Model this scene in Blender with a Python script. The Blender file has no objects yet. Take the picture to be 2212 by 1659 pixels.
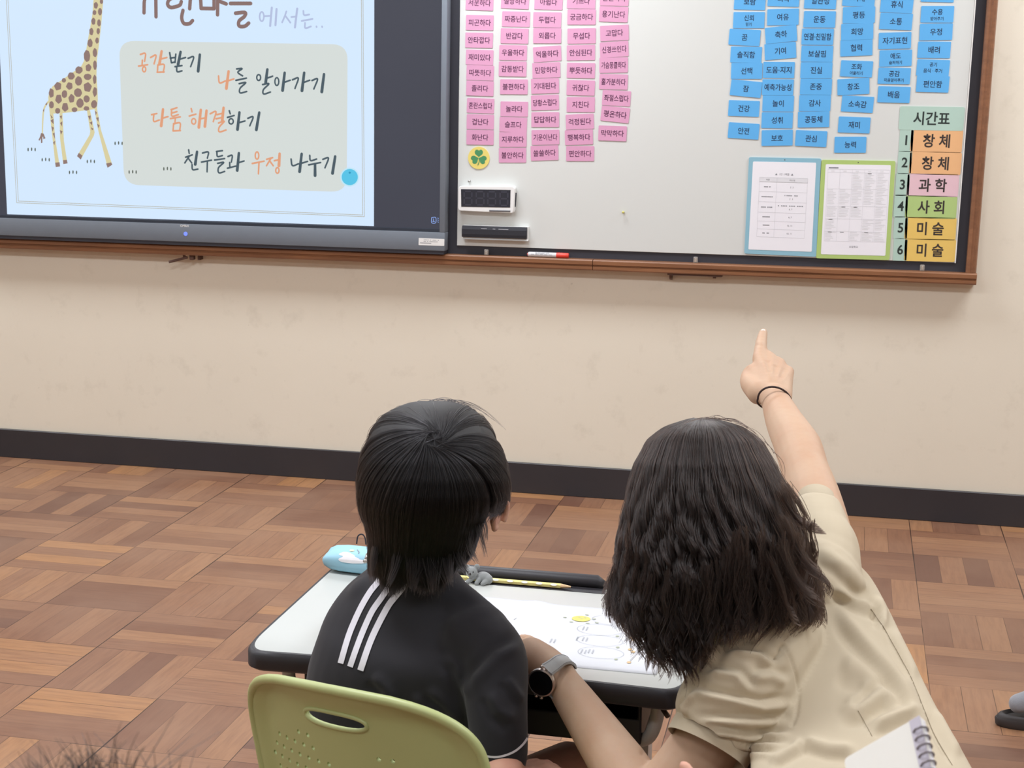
import bpy, bmesh, math, random
import numpy as np
from mathutils import Vector, Matrix

random.seed(7)
RNG = np.random.default_rng(11)
scene = bpy.context.scene
COL = scene.collection
R = math.radians

# ------------------------------------------------------------------ camera
# wall_front is the plane y=0, x runs right along it, the floor is z=0, metres
CAM_F = 3533.7                        # focal length in pixels of the 2212 px wide frame
CAM_P, CAM_Y, CAM_R = 0.2160, 0.2343, 0.0122
PPX, PPY = 977.2, 962.9              # optical centre of the photograph, which is a crop of a wider frame
CAM_POS = Vector((3.0338, -5.6765, 1.4366))
_cy, _sy = math.cos(CAM_Y), math.sin(CAM_Y)
CAM_FWD = Vector((-_sy * math.cos(CAM_P), _cy * math.cos(CAM_P), -math.sin(CAM_P)))
_r = Vector((_cy, _sy, 0)); _u = _r.cross(CAM_FWD)
CAM_RT = math.cos(CAM_R) * _r + math.sin(CAM_R) * _u
CAM_UP = -math.sin(CAM_R) * _r + math.cos(CAM_R) * _u
cam = bpy.data.cameras.new('camera')
cam.sensor_width = 36.0
cam.lens = CAM_F / 2212 * 36.0
cam.shift_x = (1106 - PPX) / 2212
cam.shift_y = (PPY - 829.5) / 2212
cam.clip_start = 0.05
cam.dof.use_dof = True
cam.dof.focus_distance = 3.3
cam.dof.aperture_fstop = 20.0
cam_ob = bpy.data.objects.new('camera', cam)
m3 = Matrix((CAM_RT, CAM_UP, -CAM_FWD)).transposed()
cam_ob.matrix_world = Matrix.Translation(CAM_POS) @ m3.to_4x4()
COL.objects.link(cam_ob)
scene.camera = cam_ob
scene.view_settings.view_transform = 'Standard'
scene.view_settings.look = 'None'
scene.view_settings.exposure = 0.0
scene.view_settings.gamma = 1.0
scene.view_settings.use_curve_mapping = False


def ray(px, py):
    return CAM_FWD + CAM_RT * ((px - PPX) / CAM_F) - CAM_UP * ((py - PPY) / CAM_F)


def at_depth(px, py, d):
    """point at distance d in front of the camera"""
    return CAM_POS + ray(px, py) * d


def on_y(px, py, y=0.0):
    d = ray(px, py)
    return CAM_POS + d * ((y - CAM_POS.y) / d.y)


def on_z(px, py, z=0.0):
    d = ray(px, py)
    return CAM_POS + d * ((z - CAM_POS.z) / d.z)


# ------------------------------------------------------------------ world and lamps
world = bpy.data.worlds.new('world'); scene.world = world
world.use_nodes = True
world.node_tree.nodes['Background'].inputs[0].default_value = (0.75, 0.85, 1.0, 1)
world.node_tree.nodes['Background'].inputs[1].default_value = 0.35
LAMP_W = 32.5
ROOM = dict(x0=-3.0, x1=6.2, y0=-8.6, z1=2.75)
LAMPS = [(x, y) for y in (-0.78, -3.4, -5.9) for x in (-0.9, 1.7, 4.3)]


def add_lamp_light(x, y):
    l = bpy.data.lights.new('ceiling_lamp_light', 'AREA')
    l.shape = 'RECTANGLE'; l.size = 1.15; l.size_y = 0.52
    l.energy = LAMP_W * (1.12 if y > -2 else 1.1 if y > -5 else 0.55); l.color = (0.95, 0.985, 1.04)
    o = bpy.data.objects.new('ceiling_lamp_light', l)
    o.location = (x, y, ROOM['z1'] - 0.062)
    COL.objects.link(o)
    return o


# ------------------------------------------------------------------ helpers
def lin(c):
    c = c / 255.0
    return c / 12.92 if c <= 0.04045 else ((c + 0.055) / 1.055) ** 2.4


def rgb(r, g, b):
    return (lin(r), lin(g), lin(b), 1.0)


class NT:
    """small node tree helper"""
    def __init__(s, name):
        s.m = bpy.data.materials.new(name); s.m.use_nodes = True
        s.t = s.m.node_tree; s.N = s.t.nodes; s.L = s.t.links
        s.b = s.N['Principled BSDF']; s.out = s.N['Material Output']

    def n(s, typ, **kw):
        x = s.N.new(typ)
        for k, v in kw.items():
            setattr(x, k, v)
        return x

    def link(s, a, b):
        s.L.new(a, b)

    def math(s, op, a, b=None, c=None):
        x = s.n('ShaderNodeMath', operation=op)
        for i, v in enumerate((a, b, c)):
            if v is None:
                continue
            if isinstance(v, (int, float)):
                x.inputs[i].default_value = v
            else:
                s.link(v, x.inputs[i])
        return x.outputs[0]

    def mix(s, f, a, b, blend='MIX'):
        x = s.n('ShaderNodeMix', data_type='RGBA', blend_type=blend)
        for i, v in ((0, f), (6, a), (7, b)):
            if isinstance(v, (int, float)):
                x.inputs[i].default_value = v
            elif isinstance(v, tuple):
                x.inputs[i].default_value = v
            else:
                s.link(v, x.inputs[i])
        return x.outputs[2]

    def noise(s, scale, detail=3.0, rough=0.55, vec=None):
        x = s.n('ShaderNodeTexNoise')
        x.inputs['Scale'].default_value = scale
        x.inputs['Detail'].default_value = detail
        x.inputs['Roughness'].default_value = rough
        if vec is not None:
            s.link(vec, x.inputs['Vector'])
        return x

    def coord(s, which='Object'):
        return s.n('ShaderNodeTexCoord').outputs[which]

    def ramp(s, f, stops):
        x = s.n('ShaderNodeValToRGB')
        e = x.color_ramp.elements
        while len(e) < len(stops):
            e.new(0.5)
        for el, (p, c) in zip(e, stops):
            el.position = p; el.color = c
        s.link(f, x.inputs[0])
        return x.outputs[0]

    def bump(s, h, strength, dist=0.01):
        x = s.n('ShaderNodeBump')
        x.inputs['Strength'].default_value = strength
        x.inputs['Distance'].default_value = dist
        s.link(h, x.inputs['Height'])
        s.link(x.outputs[0], s.b.inputs['Normal'])


def mk(name, c, rough=0.5, metal=0.0, var=0.06, scale=30.0, bump=0.0, bscale=200.0, spec=0.5, coat=0.0):
    """plain surface with a little procedural variation"""
    k = NT(name)
    n = k.noise(scale, vec=k.coord())
    c1 = tuple(v * (1 - var) for v in c[:3]) + (1,)
    c2 = tuple(min(1, v * (1 + var)) for v in c[:3]) + (1,)
    k.link(k.mix(n.outputs[0], c1, c2), k.b.inputs['Base Color'])
    k.b.inputs['Roughness'].default_value = rough
    k.b.inputs['Metallic'].default_value = metal
    k.b.inputs['Specular IOR Level'].default_value = spec
    k.b.inputs['Coat Weight'].default_value = coat
    if bump:
        k.bump(k.noise(bscale, vec=k.coord()).outputs[0], bump, 0.002)
    return k.m


def emis(name, c, s=1.0, var=0.0, scale=3.0):
    k = NT(name)
    k.b.inputs['Base Color'].default_value = (0.01, 0.01, 0.01, 1)
    k.b.inputs['Roughness'].default_value = 0.35
    k.b.inputs['Specular IOR Level'].default_value = 0.2
    if var:
        n = k.noise(scale, vec=k.coord())
        c1 = tuple(v * (1 - var) for v in c[:3]) + (1,)
        c2 = tuple(v * (1 + var) for v in c[:3]) + (1,)
        k.link(k.mix(n.outputs[0], c1, c2), k.b.inputs['Emission Color'])
    else:
        k.b.inputs['Emission Color'].default_value = c
    k.b.inputs['Emission Strength'].default_value = s
    return k.m


def tag(o, label=None, cat=None, group=None, kind=None):
    if label: o['label'] = label
    if cat: o['category'] = cat
    if group: o['group'] = group
    if kind: o['kind'] = kind
    return o


def link_mesh(name, me, mat=None, parent=None, smooth=False):
    o = bpy.data.objects.new(name, me)
    if mat is not None:
        for m in (mat if isinstance(mat, (list, tuple)) else [mat]):
            me.materials.append(m)
    COL.objects.link(o)
    if smooth:
        me.polygons.foreach_set('use_smooth', [True] * len(me.polygons))
    if parent is not None:
        o.parent = parent
        o.matrix_parent_inverse = parent.matrix_basis.inverted()
    return o


def obj(name, bm, mat=None, parent=None, smooth=False, auto=None):
    """links a bmesh as ONE mesh object; world-space coordinates unless the parent is moved later"""
    bmesh.ops.recalc_face_normals(bm, faces=bm.faces)
    me = bpy.data.meshes.new(name)
    bm.to_mesh(me); bm.free()
    o = link_mesh(name, me, mat, parent, smooth)
    if auto is not None:
        me.polygons.foreach_set('use_smooth', [True] * len(me.polygons))
        bm2 = bmesh.new(); bm2.from_mesh(me)
        for e in bm2.edges:
            if len(e.link_faces) == 2 and e.calc_face_angle(0) > R(auto):
                e.smooth = False
        bm2.to_mesh(me); bm2.free()
    return o


def thing(name, label, cat, loc=(0, 0, 0), group=None):
    o = bpy.data.objects.new(name, None)
    o.empty_display_size = 0.05
    o.location = loc
    COL.objects.link(o)
    return tag(o, label, cat, group)


def box(bm, p0, p1, bevel=0.0, seg=2):
    lo = [min(a, b) for a, b in zip(p0, p1)]; hi = [max(a, b) for a, b in zip(p0, p1)]
    r = bmesh.ops.create_cube(bm, size=1.0)
    for v in r['verts']:
        v.co = Vector([lo[i] + (v.co[i] + 0.5) * (hi[i] - lo[i]) for i in range(3)])
    if bevel:
        es = list({e for v in r['verts'] for e in v.link_edges})
        bmesh.ops.bevel(bm, geom=es, offset=bevel, segments=seg, affect='EDGES', profile=0.5)
    return bm


def prism(bm, pts, off):
    """closed solid: polygon pts (3d) pushed along vector off"""
    off = Vector(off)
    a = [bm.verts.new(p) for p in pts]
    b = [bm.verts.new(Vector(p) + off) for p in pts]
    n = len(pts)
    bm.faces.new(a); bm.faces.new(list(reversed(b)))
    for i in range(n):
        bm.faces.new((a[i], b[i], b[(i + 1) % n], a[(i + 1) % n]))
    return bm


def poly(bm, pts):
    bm.faces.new([bm.verts.new(p) for p in pts])
    return bm


def round_poly(pts, rad, seg=6):
    """rounds the corners of a flat polygon"""
    out = []
    n = len(pts)
    for i in range(n):
        p = Vector(pts[i]); a = Vector(pts[i - 1]); b = Vector(pts[(i + 1) % n])
        r = rad[i] if isinstance(rad, (list, tuple)) else rad
        d1 = (a - p); d2 = (b - p)
        r1 = min(r, d1.length * 0.49); r2 = min(r, d2.length * 0.49)
        s = p + d1.normalized() * r1; e = p + d2.normalized() * r2
        for k in range(seg + 1):
            t = k / seg
            out.append(s * (1 - t) ** 2 + p * 2 * t * (1 - t) + e * t * t)
    return out


def frames(pts, up=None):
    """parallel-transport frames along a polyline"""
    P = [Vector(p) for p in pts]
    T = []
    for i in range(len(P)):
        a = P[max(0, i - 1)]; b = P[min(len(P) - 1, i + 1)]
        T.append((b - a).normalized())
    n = Vector(up) if up is not None else (Vector((0, 0, 1)) if abs(T[0].z) < 0.9 else Vector((1, 0, 0)))
    out = []
    for t in T:
        n = (n - t * n.dot(t)).normalized()
        out.append((t, n, t.cross(n)))
    return out


def tube(bm, pts, rad, seg=10, caps=True, up=None, flat=1.0, closed=False):
    """swept round bar; rad a number or one per point"""
    P = [Vector(p) for p in pts]
    F = frames(P, up)
    rings = []
    for i, (p, (t, n, b)) in enumerate(zip(P, F)):
        r = rad[i] if isinstance(rad, (list, tuple)) else rad
        rings.append([bm.verts.new(p + n * (r * flat * math.cos(2 * math.pi * k / seg)) + b * (r * math.sin(2 * math.pi * k / seg))) for k in range(seg)])
    m = len(rings)
    for i in range(m if closed else m - 1):
        A, Bq = rings[i], rings[(i + 1) % m]
        for k in range(seg):
            bm.faces.new((A[k], A[(k + 1) % seg], Bq[(k + 1) % seg], Bq[k]))
    if caps and not closed:
        bm.faces.new(list(reversed(rings[0]))); bm.faces.new(rings[-1])
    return bm


def smooth_line(pts, n=8):
    """Catmull-Rom through pts"""
    P = [Vector(p) for p in pts]
    P = [P[0] * 2 - P[1]] + P + [P[-1] * 2 - P[-2]]
    out = []
    for i in range(1, len(P) - 2):
        a, b, c, d = P[i - 1:i + 3]
        for k in range(n):
            t = k / n
            out.append(0.5 * ((2 * b) + (c - a) * t + (2 * a - 5 * b + 4 * c - d) * t * t + (3 * b - a - 3 * c + d) * t ** 3))
    out.append(P[-2])
    return out


def disc(bm, c, r, off, seg=24, ax=Vector((1, 0, 0)), ay=Vector((0, 0, 1)), ry=None):
    """flat solid ellipse pushed along off"""
    c = Vector(c); ry = r if ry is None else ry
    pts = [c + ax * (r * math.cos(2 * math.pi * k / seg)) + ay * (ry * math.sin(2 * math.pi * k / seg)) for k in range(seg)]
    return prism(bm, pts, off)


def ball(bm, c, rx, ry=None, rz=None, seg=16, rot=None):
    r = bmesh.ops.create_uvsphere(bm, u_segments=seg, v_segments=max(6, seg * 2 // 3), radius=1.0)
    ry = rx if ry is None else ry; rz = rx if rz is None else rz
    for v in r['verts']:
        q = Vector((v.co.x * rx, v.co.y * ry, v.co.z * rz))
        if rot is not None:
            q = rot @ q
        v.co = q + Vector(c)
    return bm


# ---- lettering: every text is made once, before anything heavy is in the scene
TEXTS = {}


def prepare_texts(items):
    made = []
    for body, off in items:
        if (body, off) in TEXTS:
            continue
        c = bpy.data.curves.new('lettering', 'FONT')
        c.body = body; c.size = 1.0; c.offset = off; c.resolution_u = 3
        c.align_x = 'CENTER'
        o = bpy.data.objects.new('lettering', c); COL.objects.link(o)
        made.append(((body, off), o)); TEXTS[(body, off)] = None
    dg = bpy.context.evaluated_depsgraph_get()
    for key, o in made:
        me = o.evaluated_get(dg).to_mesh()
        v = np.array([x.co[:2] for x in me.vertices]) if len(me.vertices) else np.zeros((0, 2))
        f = [tuple(p.vertices) for p in me.polygons]
        lo, hi = v.min(0), v.max(0)
        TEXTS[key] = (v - (lo + hi) / 2, f, hi - lo)
        o.evaluated_get(dg).to_mesh_clear()
    for key, o in made:
        c = o.data
        bpy.data.objects.remove(o); bpy.data.curves.remove(c)


def text_into(bm, body, off, centre, ax, ay, size, max_w=None, squash=1.0, lift=0.0):
    """lays a prepared text flat on the plane (ax, ay); size = em height in metres"""
    v, f, ext = TEXTS[(body, off)]
    sx = size * squash
    if max_w and ext[0] * sx > max_w:
        sx = max_w / ext[0]
    n = ax.cross(ay)
    c = Vector(centre) + n * lift
    vs = [bm.verts.new(c + ax * (p[0] * sx) + ay * (p[1] * size)) for p in v]
    for q in f:
        try:
            bm.faces.new([vs[i] for i in q])
        except ValueError:
            pass
    return bm

# ------------------------------------------------------------------ the room
def wall_material():
    k = NT('cream_wall_paint')
    co = k.coord()
    n1 = k.noise(1.6, 4, 0.6, co); n2 = k.noise(9.0, 5, 0.65, co)
    base = k.mix(n1.outputs[0], rgb(222, 214, 197), rgb(229, 222, 206))
    smudge = k.ramp(n2.outputs[0], [(0.56, (0, 0, 0, 1)), (0.72, (1, 1, 1, 1))])
    base = k.mix(k.math('MULTIPLY', smudge, 0.22), base, rgb(176, 166, 148))
    n3 = k.noise(45.0, 2, 0.5, co)
    speck = k.ramp(n3.outputs[0], [(0.76, (0, 0, 0, 1)), (0.80, (1, 1, 1, 1))])
    base = k.mix(k.math('MULTIPLY', speck, 0.22), base, rgb(120, 108, 92))
    k.link(base, k.b.inputs['Base Color'])
    k.b.inputs['Roughness'].default_value = 0.55
    k.bump(k.noise(120.0, 3, 0.6, co).outputs[0], 0.10, 0.002)
    return k.m


def parquet_material():
    B = 0.3
    k = NT('worn_parquet')
    co = k.coord()
    s = k.n('ShaderNodeSeparateXYZ'); k.link(co, s.inputs[0])
    X = k.math('DIVIDE', s.outputs[0], B)
    Y = k.math('DIVIDE', k.math('ADD', s.outputs[1], 0.1537), -B)
    bi = k.math('FLOOR', X); bj = k.math('FLOOR', Y)
    fx = k.math('SUBTRACT', X, bi); fy = k.math('SUBTRACT', Y, bj)
    par = k.math('MODULO', k.math('ABSOLUTE', k.math('ADD', bi, bj)), 2.0)     # 0: planks run in depth
    par = k.math('GREATER_THAN', par, 0.5)

    def sel(a, b):   # par=0 -> a, par=1 -> b
        return k.math('ADD', k.math('MULTIPLY', a, k.math('SUBTRACT', 1.0, par)), k.math('MULTIPLY', b, par))
    ac = sel(fx, fy)            # across the planks
    al = sel(fy, fx)            # along the planks
    pl = k.math('MULTIPLY', ac, 4.0)
    pi = k.math('FLOOR', pl); pf = k.math('SUBTRACT', pl, pi)
    idv = k.n('ShaderNodeCombineXYZ')
    k.link(bi, idv.inputs[0]); k.link(bj, idv.inputs[1]); k.link(pi, idv.inputs[2])
    wn = k.n('ShaderNodeTexWhiteNoise', noise_dimensions='3D'); k.link(idv.outputs[0], wn.inputs['Vector'])
    rnd = wn.outputs['Value']
    idb = k.n('ShaderNodeCombineXYZ')
    k.link(bi, idb.inputs[0]); k.link(bj, idb.inputs[1]); idb.inputs[2].default_value = 7.3
    wb = k.n('ShaderNodeTexWhiteNoise', noise_dimensions='3D'); k.link(idb.outputs[0], wb.inputs['Vector'])
    tone = k.math('ADD', k.math('MULTIPLY', rnd, 0.72), k.math('MULTIPLY', wb.outputs['Value'], 0.28))
    col = k.ramp(tone, [(0.06, rgb(104, 71, 57)), (0.26, rgb(120, 83, 63)), (0.50, rgb(139, 100, 75)), (0.74, rgb(151, 111, 82)), (0.93, rgb(166, 120, 80))])
    # grain, drawn out along the plank
    g = k.n('ShaderNodeCombineXYZ')
    k.link(k.math('MULTIPLY', ac, 26.0), g.inputs[0])
    k.link(k.math('ADD', k.math('MULTIPLY', al, 2.4), k.math('MULTIPLY', rnd, 40.0)), g.inputs[1])
    k.link(k.math('MULTIPLY', rnd, 31.0), g.inputs[2])
    gn = k.noise(1.0, 4, 0.6, g.outputs[0])
    col = k.mix(k.math('MULTIPLY', k.ramp(gn.outputs[0], [(0.40, (0, 0, 0, 1)), (0.72, (1, 1, 1, 1))]), 0.40), col, rgb(96, 62, 48))
    wear = k.noise(2.3, 4, 0.6, co)
    col = k.mix(k.math('MULTIPLY', k.ramp(wear.outputs[0], [(0.40, (0, 0, 0, 1)), (0.7, (1, 1, 1, 1))]), 0.34), col, rgb(158, 128, 106))
    # joints
    d1 = k.math('MINIMUM', pf, k.math('SUBTRACT', 1.0, pf))
    j1 = k.math('LESS_THAN', d1, k.math('MULTIPLY', k.math('ADD', rnd, 0.1), 0.016))
    dx = k.math('MINIMUM', fx, k.math('SUBTRACT', 1.0, fx)); dy = k.math('MINIMUM', fy, k.math('SUBTRACT', 1.0, fy))
    db = k.math('MINIMUM', dx, k.math('MULTIPLY', dy, 1.5))
    jn = k.noise(3.1, 2, 0.5, co)
    j2 = k.math('LESS_THAN', db, k.math('MULTIPLY', k.ramp(jn.outputs[0], [(0.36, (0.15, 0.15, 0.15, 1)), (0.62, (1, 1, 1, 1))]), 0.0068))
    j = k.math('MAXIMUM', k.math('MULTIPLY', j1, 0.60), k.math('MULTIPLY', j2, 0.88))
    col = k.mix(j, col, rgb(42, 24, 18))
    k.link(col, k.b.inputs['Base Color'])
    rr = k.math('ADD', 0.30, k.math('MULTIPLY', wear.outputs[0], 0.22))
    k.link(rr, k.b.inputs['Roughness'])
    k.b.inputs['Specular IOR Level'].default_value = 0.42
    hgt = k.math('SUBTRACT', k.math('MULTIPLY', gn.outputs[0], 0.35), j)
    k.bump(hgt, 0.25, 0.002)
    return k.m


M_WALL = wall_material()
M_FLOOR = parquet_material()
M_BASE = mk('black_baseboard', rgb(47, 45, 49), 0.42, var=0.12, scale=8, bump=0.05, bscale=60)
M_CEIL = mk('ceiling_tile', rgb(226, 224, 218), 0.9, bump=0.2)
M_LAMPW = mk('lamp_white', rgb(235, 235, 232), 0.4)
M_LAMP = emis('lamp_diffuser', (0.95, 0.985, 1.04, 1), 3.0)


def room():
    x0, x1, y0, z1 = ROOM['x0'], ROOM['x1'], ROOM['y0'], ROOM['z1']
    t = 0.12
    for nm, a, b, m in (('floor', (x0, y0, -t), (x1, 0, 0), M_FLOOR), ('ceiling', (x0, y0, z1), (x1, 0, z1 + t), M_CEIL),
                        ('wall_front', (x0 - t, 0, -t), (x1 + t, t, z1 + t), M_WALL), ('wall_back', (x0 - t, y0 - t, -t), (x1 + t, y0, z1 + t), M_WALL),
                        ('wall_left', (x0 - t, y0, -t), (x0, 0, z1 + t), M_WALL), ('wall_right', (x1, y0, -t), (x1 + t, 0, z1 + t), M_WALL)):
        bm = bmesh.new(); box(bm, a, b)
        tag(obj(nm, bm, m), kind='structure')
    for nm, a, b in (('baseboard_front', (x0, -0.014, 0), (x1, 0, 0.112)), ('baseboard_left', (x0, y0, 0), (x0 + 0.014, -0.014, 0.112)),
                     ('baseboard_right', (x1 - 0.014, y0, 0), (x1, -0.014, 0.112))):
        bm = bmesh.new(); box(bm, a, b, 0.002, 1)
        tag(obj(nm, bm, M_BASE), kind='structure')
    for i, (x, y) in enumerate(LAMPS):
        add_lamp_light(x, y)
        bm = bmesh.new(); box(bm, (x - 0.62, y - 0.29, z1 - 0.055), (x + 0.62, y + 0.29, z1), 0.004, 1)
        h = obj('ceiling_lamp', bm, M_LAMPW)
        tag(h, 'long white ceiling lamp above the classroom, %s row from the whiteboard wall, %s in its row' % (('first', 'second', 'third')[i // 3], ('first', 'middle', 'last')[i % 3]), 'lamp', 'ceiling lamps', kind='structure')
        bm = bmesh.new(); box(bm, (x - 0.58, y - 0.27, z1 - 0.060), (x + 0.58, y + 0.27, z1 - 0.0551))
        obj('diffuser', bm, M_LAMP, h)

# ------------------------------------------------------------------ the board wall
AX, AZ = Vector((1, 0, 0)), Vector((0, 0, 1))
Y_PANEL, Y_WB, Y_RAIL, Y_TV = -0.022, -0.027, -0.066, -0.075


def wood_material(name, c1, c2):
    k = NT(name)
    mp = k.n('ShaderNodeMapping'); k.link(k.coord(), mp.inputs[0])
    mp.inputs['Scale'].default_value = (2.0, 40.0, 40.0)
    n = k.noise(1.5, 5, 0.65, mp.outputs[0]); n2 = k.noise(3.0, 3, 0.6, k.coord())
    f = k.math('ADD', k.math('MULTIPLY', n.outputs[0], 0.7), k.math('MULTIPLY', n2.outputs[0], 0.3))
    k.link(k.ramp(f, [(0.3, c1), (0.7, c2)]), k.b.inputs['Base Color'])
    k.b.inputs['Roughness'].default_value = 0.38
    k.b.inputs['Coat Weight'].default_value = 0.15
    return k.m


M_WOOD = wood_material('varnished_rail_wood', rgb(112, 74, 50), rgb(152, 104, 70))
M_WOODV = wood_material('varnished_stile_wood', rgb(112, 74, 52), rgb(146, 100, 70))
M_SLATE = mk('dark_board_surface', rgb(48, 49, 58), 0.6, var=0.06, scale=12)
M_WBOARD = mk('whiteboard_enamel', rgb(210, 213, 210), 0.34, var=0.012, scale=2.5, spec=0.4)
M_GAP = mk('rail_joint', rgb(52, 30, 20), 0.8)
M_BRACKET = mk('rusty_brown_bracket', rgb(92, 66, 56), 0.6, var=0.2)
M_PINK = mk('pink_magnet_card', rgb(210, 154, 186), 0.38, var=0.03, scale=25)
M_PINKT = mk('plum_print', rgb(82, 34, 72), 0.5)
M_BLUE = mk('blue_magnet_card', rgb(92, 172, 230), 0.38, var=0.03, scale=25)
M_BLUET = mk('navy_print', rgb(22, 42, 76), 0.5)


def wx(px, py, y=0.0):
    return on_y(px, py, y)


def chalkboard():
    t = thing('chalkboard', 'dark chalkboard with a varnished brown wood frame fixed to the cream wall', 'board', (1.6, 0, 0.85))
    xl, xr, zt = -2.2, 3.42, 2.08
    z0 = 0.845
    bm = bmesh.new(); box(bm, (xl, Y_PANEL, z0), (xr + 0.01, -0.0005, zt)); obj('board_panel', bm, M_SLATE, t)
    zb = 0.8215
    prof = [(0, 0.0), (-0.060, 0.0), (-0.064, 0.004), (-0.064, 0.013), (-0.060, 0.0155), (-0.060, 0.018), (Y_RAIL, 0.0205), (Y_RAIL, 0.033), (-0.062, 0.037), (-0.022, 0.037), (0, 0.037)]
    xj = wx(1280, 575, Y_RAIL).x
    for a, b in ((xl, xj - 0.001), (xj + 0.001, xr + 0.035)):
        bm = bmesh.new()
        prism(bm, [(a, y - 0.0003, zb + z) for y, z in prof], (b - a, 0, 0))
        obj('bottom_rail', bm, M_WOOD, t)
    bm = bmesh.new(); box(bm, (xj - 0.001, -0.05, zb + 0.001), (xj + 0.001, -0.001, zb + 0.035)); obj('rail_joint', bm, M_GAP, t)
    p2 = [(0, 0.0), (0, -0.052), (0.004, -0.056), (0.011, -0.056), (0.013, -0.052), (0.020, -0.052), (0.022, -0.046), (0.030, -0.044), (0.034, -0.036), (0.035, 0)]
    bm = bmesh.new()
    prism(bm, [(xr + u, v - 0.0003, zb + 0.0372) for u, v in p2], (0, 0, zt - zb))
    obj('side_stile', bm, M_WOODV, t)
    return t


def whiteboard():
    x0, x1 = wx(990, 300, Y_WB).x, wx(2062, 565, Y_WB).x
    z0 = wx(1500, 548, Y_WB).z
    t = thing('whiteboard', 'white magnetic writing board inside the dark frame, covered with word cards', 'board', ((x0 + x1) / 2, Y_WB, z0))
    bm = bmesh.new(); box(bm, (x0, Y_WB, z0), (x1, Y_PANEL - 0.0002, 2.06), 0.0008, 1)
    obj('writing_surface', bm, M_WBOARD, t)
    bm = bmesh.new(); box(bm, (x1 + 0.0003, Y_WB - 0.0015, z0 - 0.001), (x1 + 0.004, Y_PANEL - 0.0002, 2.06)); obj('edge_strip', bm, M_LAMPW, t)
    return t


# ---- word cards -------------------------------------------------------------
PINK = [
 [('서운하다', 232, 25, 2), ('피곤하다', 233, 203, 1), ('안타깝다', 227, 360, 1), ('재미있다', 232, 514, 2), ('따뜻하다', 237, 652, 2), ('졸리다', 235, 792, 2), ('혼란스럽다', 240, 947, 2), ('겁난다', 238, 1092, 1.5), ('화난다', 236, 1231, 1)],
 [('절망하다', 550, 10, 2.5), ('짜증난다', 558, 171, 1), ('반갑다', 545, 322, 1), ('우울하다', 532, 472, 1), ('감동받다', 528, 618, 1), ('불편하다', 539, 778, 0.5), ('놀라다', 542, 977, 1), ('슬프다', 533, 1117, 2), ('지루하다', 530, 1250, 0), ('불안하다', 527, 1391, 0)],
 [('아쉽다', 850, 18, 1.5), ('두렵다', 838, 178, 1), ('외롭다', 838, 320, 0), ('억울하다', 838, 483, -4), ('민망하다', 830, 628, -2), ('기대된다', 818, 770, -2), ('당황스럽다', 818, 919, -2), ('답답하다', 820, 1072, 0), ('기운이난다', 822, 1230, -1), ('쓸쓸하다', 814, 1371, -2)],
 [('기쁘다', 1143, 8, 1), ('궁금하다', 1146, 152, 0), ('무섭다', 1146, 322, -1), ('안심된다', 1140, 472, -1), ('뿌듯하다', 1140, 632, 1), ('귀찮다', 1138, 787, 1.5), ('지친다', 1138, 937, 0), ('걱정된다', 1130, 1090, -2.5), ('행복하다', 1122, 1230, -2), ('편안하다', 1133, 1377, 0)],
 [('든든하다', 1440, -18, 1), ('용기난다', 1433, 128, 2), ('고맙다', 1440, 295, -3), ('신경쓰인다', 1438, 442, -3.5), ('가슴뭉클하다', 1433, 583, -1), ('홀가분하다', 1432, 733, 1.5), ('좌절스럽다', 1458, 880, 3), ('평온하다', 1447, 1025, 6), ('막막하다', 1423, 1195, 2)]]
BLUE = [
 [('보람', 233, 12, 1.5), ('신뢰|믿기', 226, 145, 0), ('꿈', 195, 270, 3), ('솔직함', 206, 395, 1), ('선택', 210, 512, 0), ('잠', 205, 640, 5.5), ('건강', 190, 783, 2), ('안전', 188, 945, 3.5)],
 [('회복', 477, -12, 1.5), ('여유', 472, 123, -1.5), ('축하', 458, 248, -6), ('기여', 453, 368, -5), ('도움·지지', 442, 505, 0.5), ('예측가능성', 435, 630, 0.5), ('놀이', 437, 747, 0.5), ('성취', 430, 868, 0.5), ('보호', 430, 995, -1)],
 [('일관성', 742, 5, 1.5), ('운동', 736, 140, 0.5), ('연결·친밀함', 722, 265, 0.5), ('보살핌', 718, 388, 0.5), ('진실', 713, 507, 0), ('존중', 710, 626, 0.5), ('감사', 702, 744, 0), ('공동체', 693, 862, -1), ('관심', 675, 1000, 2.5)],
 [('기대', 1020, -14, 2), ('평등', 1020, 108, -1.5), ('희망', 1008, 228, -2.5), ('협력', 1002, 345, -2.5), ('조화|어울리기', 1003, 497, 2), ('창조', 980, 625, -3), ('소속감', 1010, 752, 3), ('재미', 986, 902, 2), ('능력', 958, 1045, 0)],
 [('휴식', 1294, 32, 2.5), ('소통', 1288, 155, 2), ('자기표현', 1280, 293, -1.5), ('애도|슬퍼하기', 1285, 420, -1.5), ('공감|마음알아주기', 1275, 548, 1), ('배움', 1273, 683, 1.5)],
 [('균형', 1590, -45, 1.5), ('수용|받아주기', 1586, 103, 0), ('우정', 1577, 230, -1), ('배려', 1563, 360, 0.5), ('공기|음식 · 주거', 1555, 490, 2), ('편안함', 1553, 607, 1.5)]]
TT_HEAD = '시간표'
TT_NUM = '123456'
TT_SUB = [('창 체', rgb(228, 178, 128)), ('창 체', rgb(228, 178, 128)), ('과 학', rgb(222, 188, 197)), ('사 회', rgb(172, 198, 126)), ('미 술', rgb(226, 192, 104)), ('미 술', rgb(226, 192, 104))]

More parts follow.
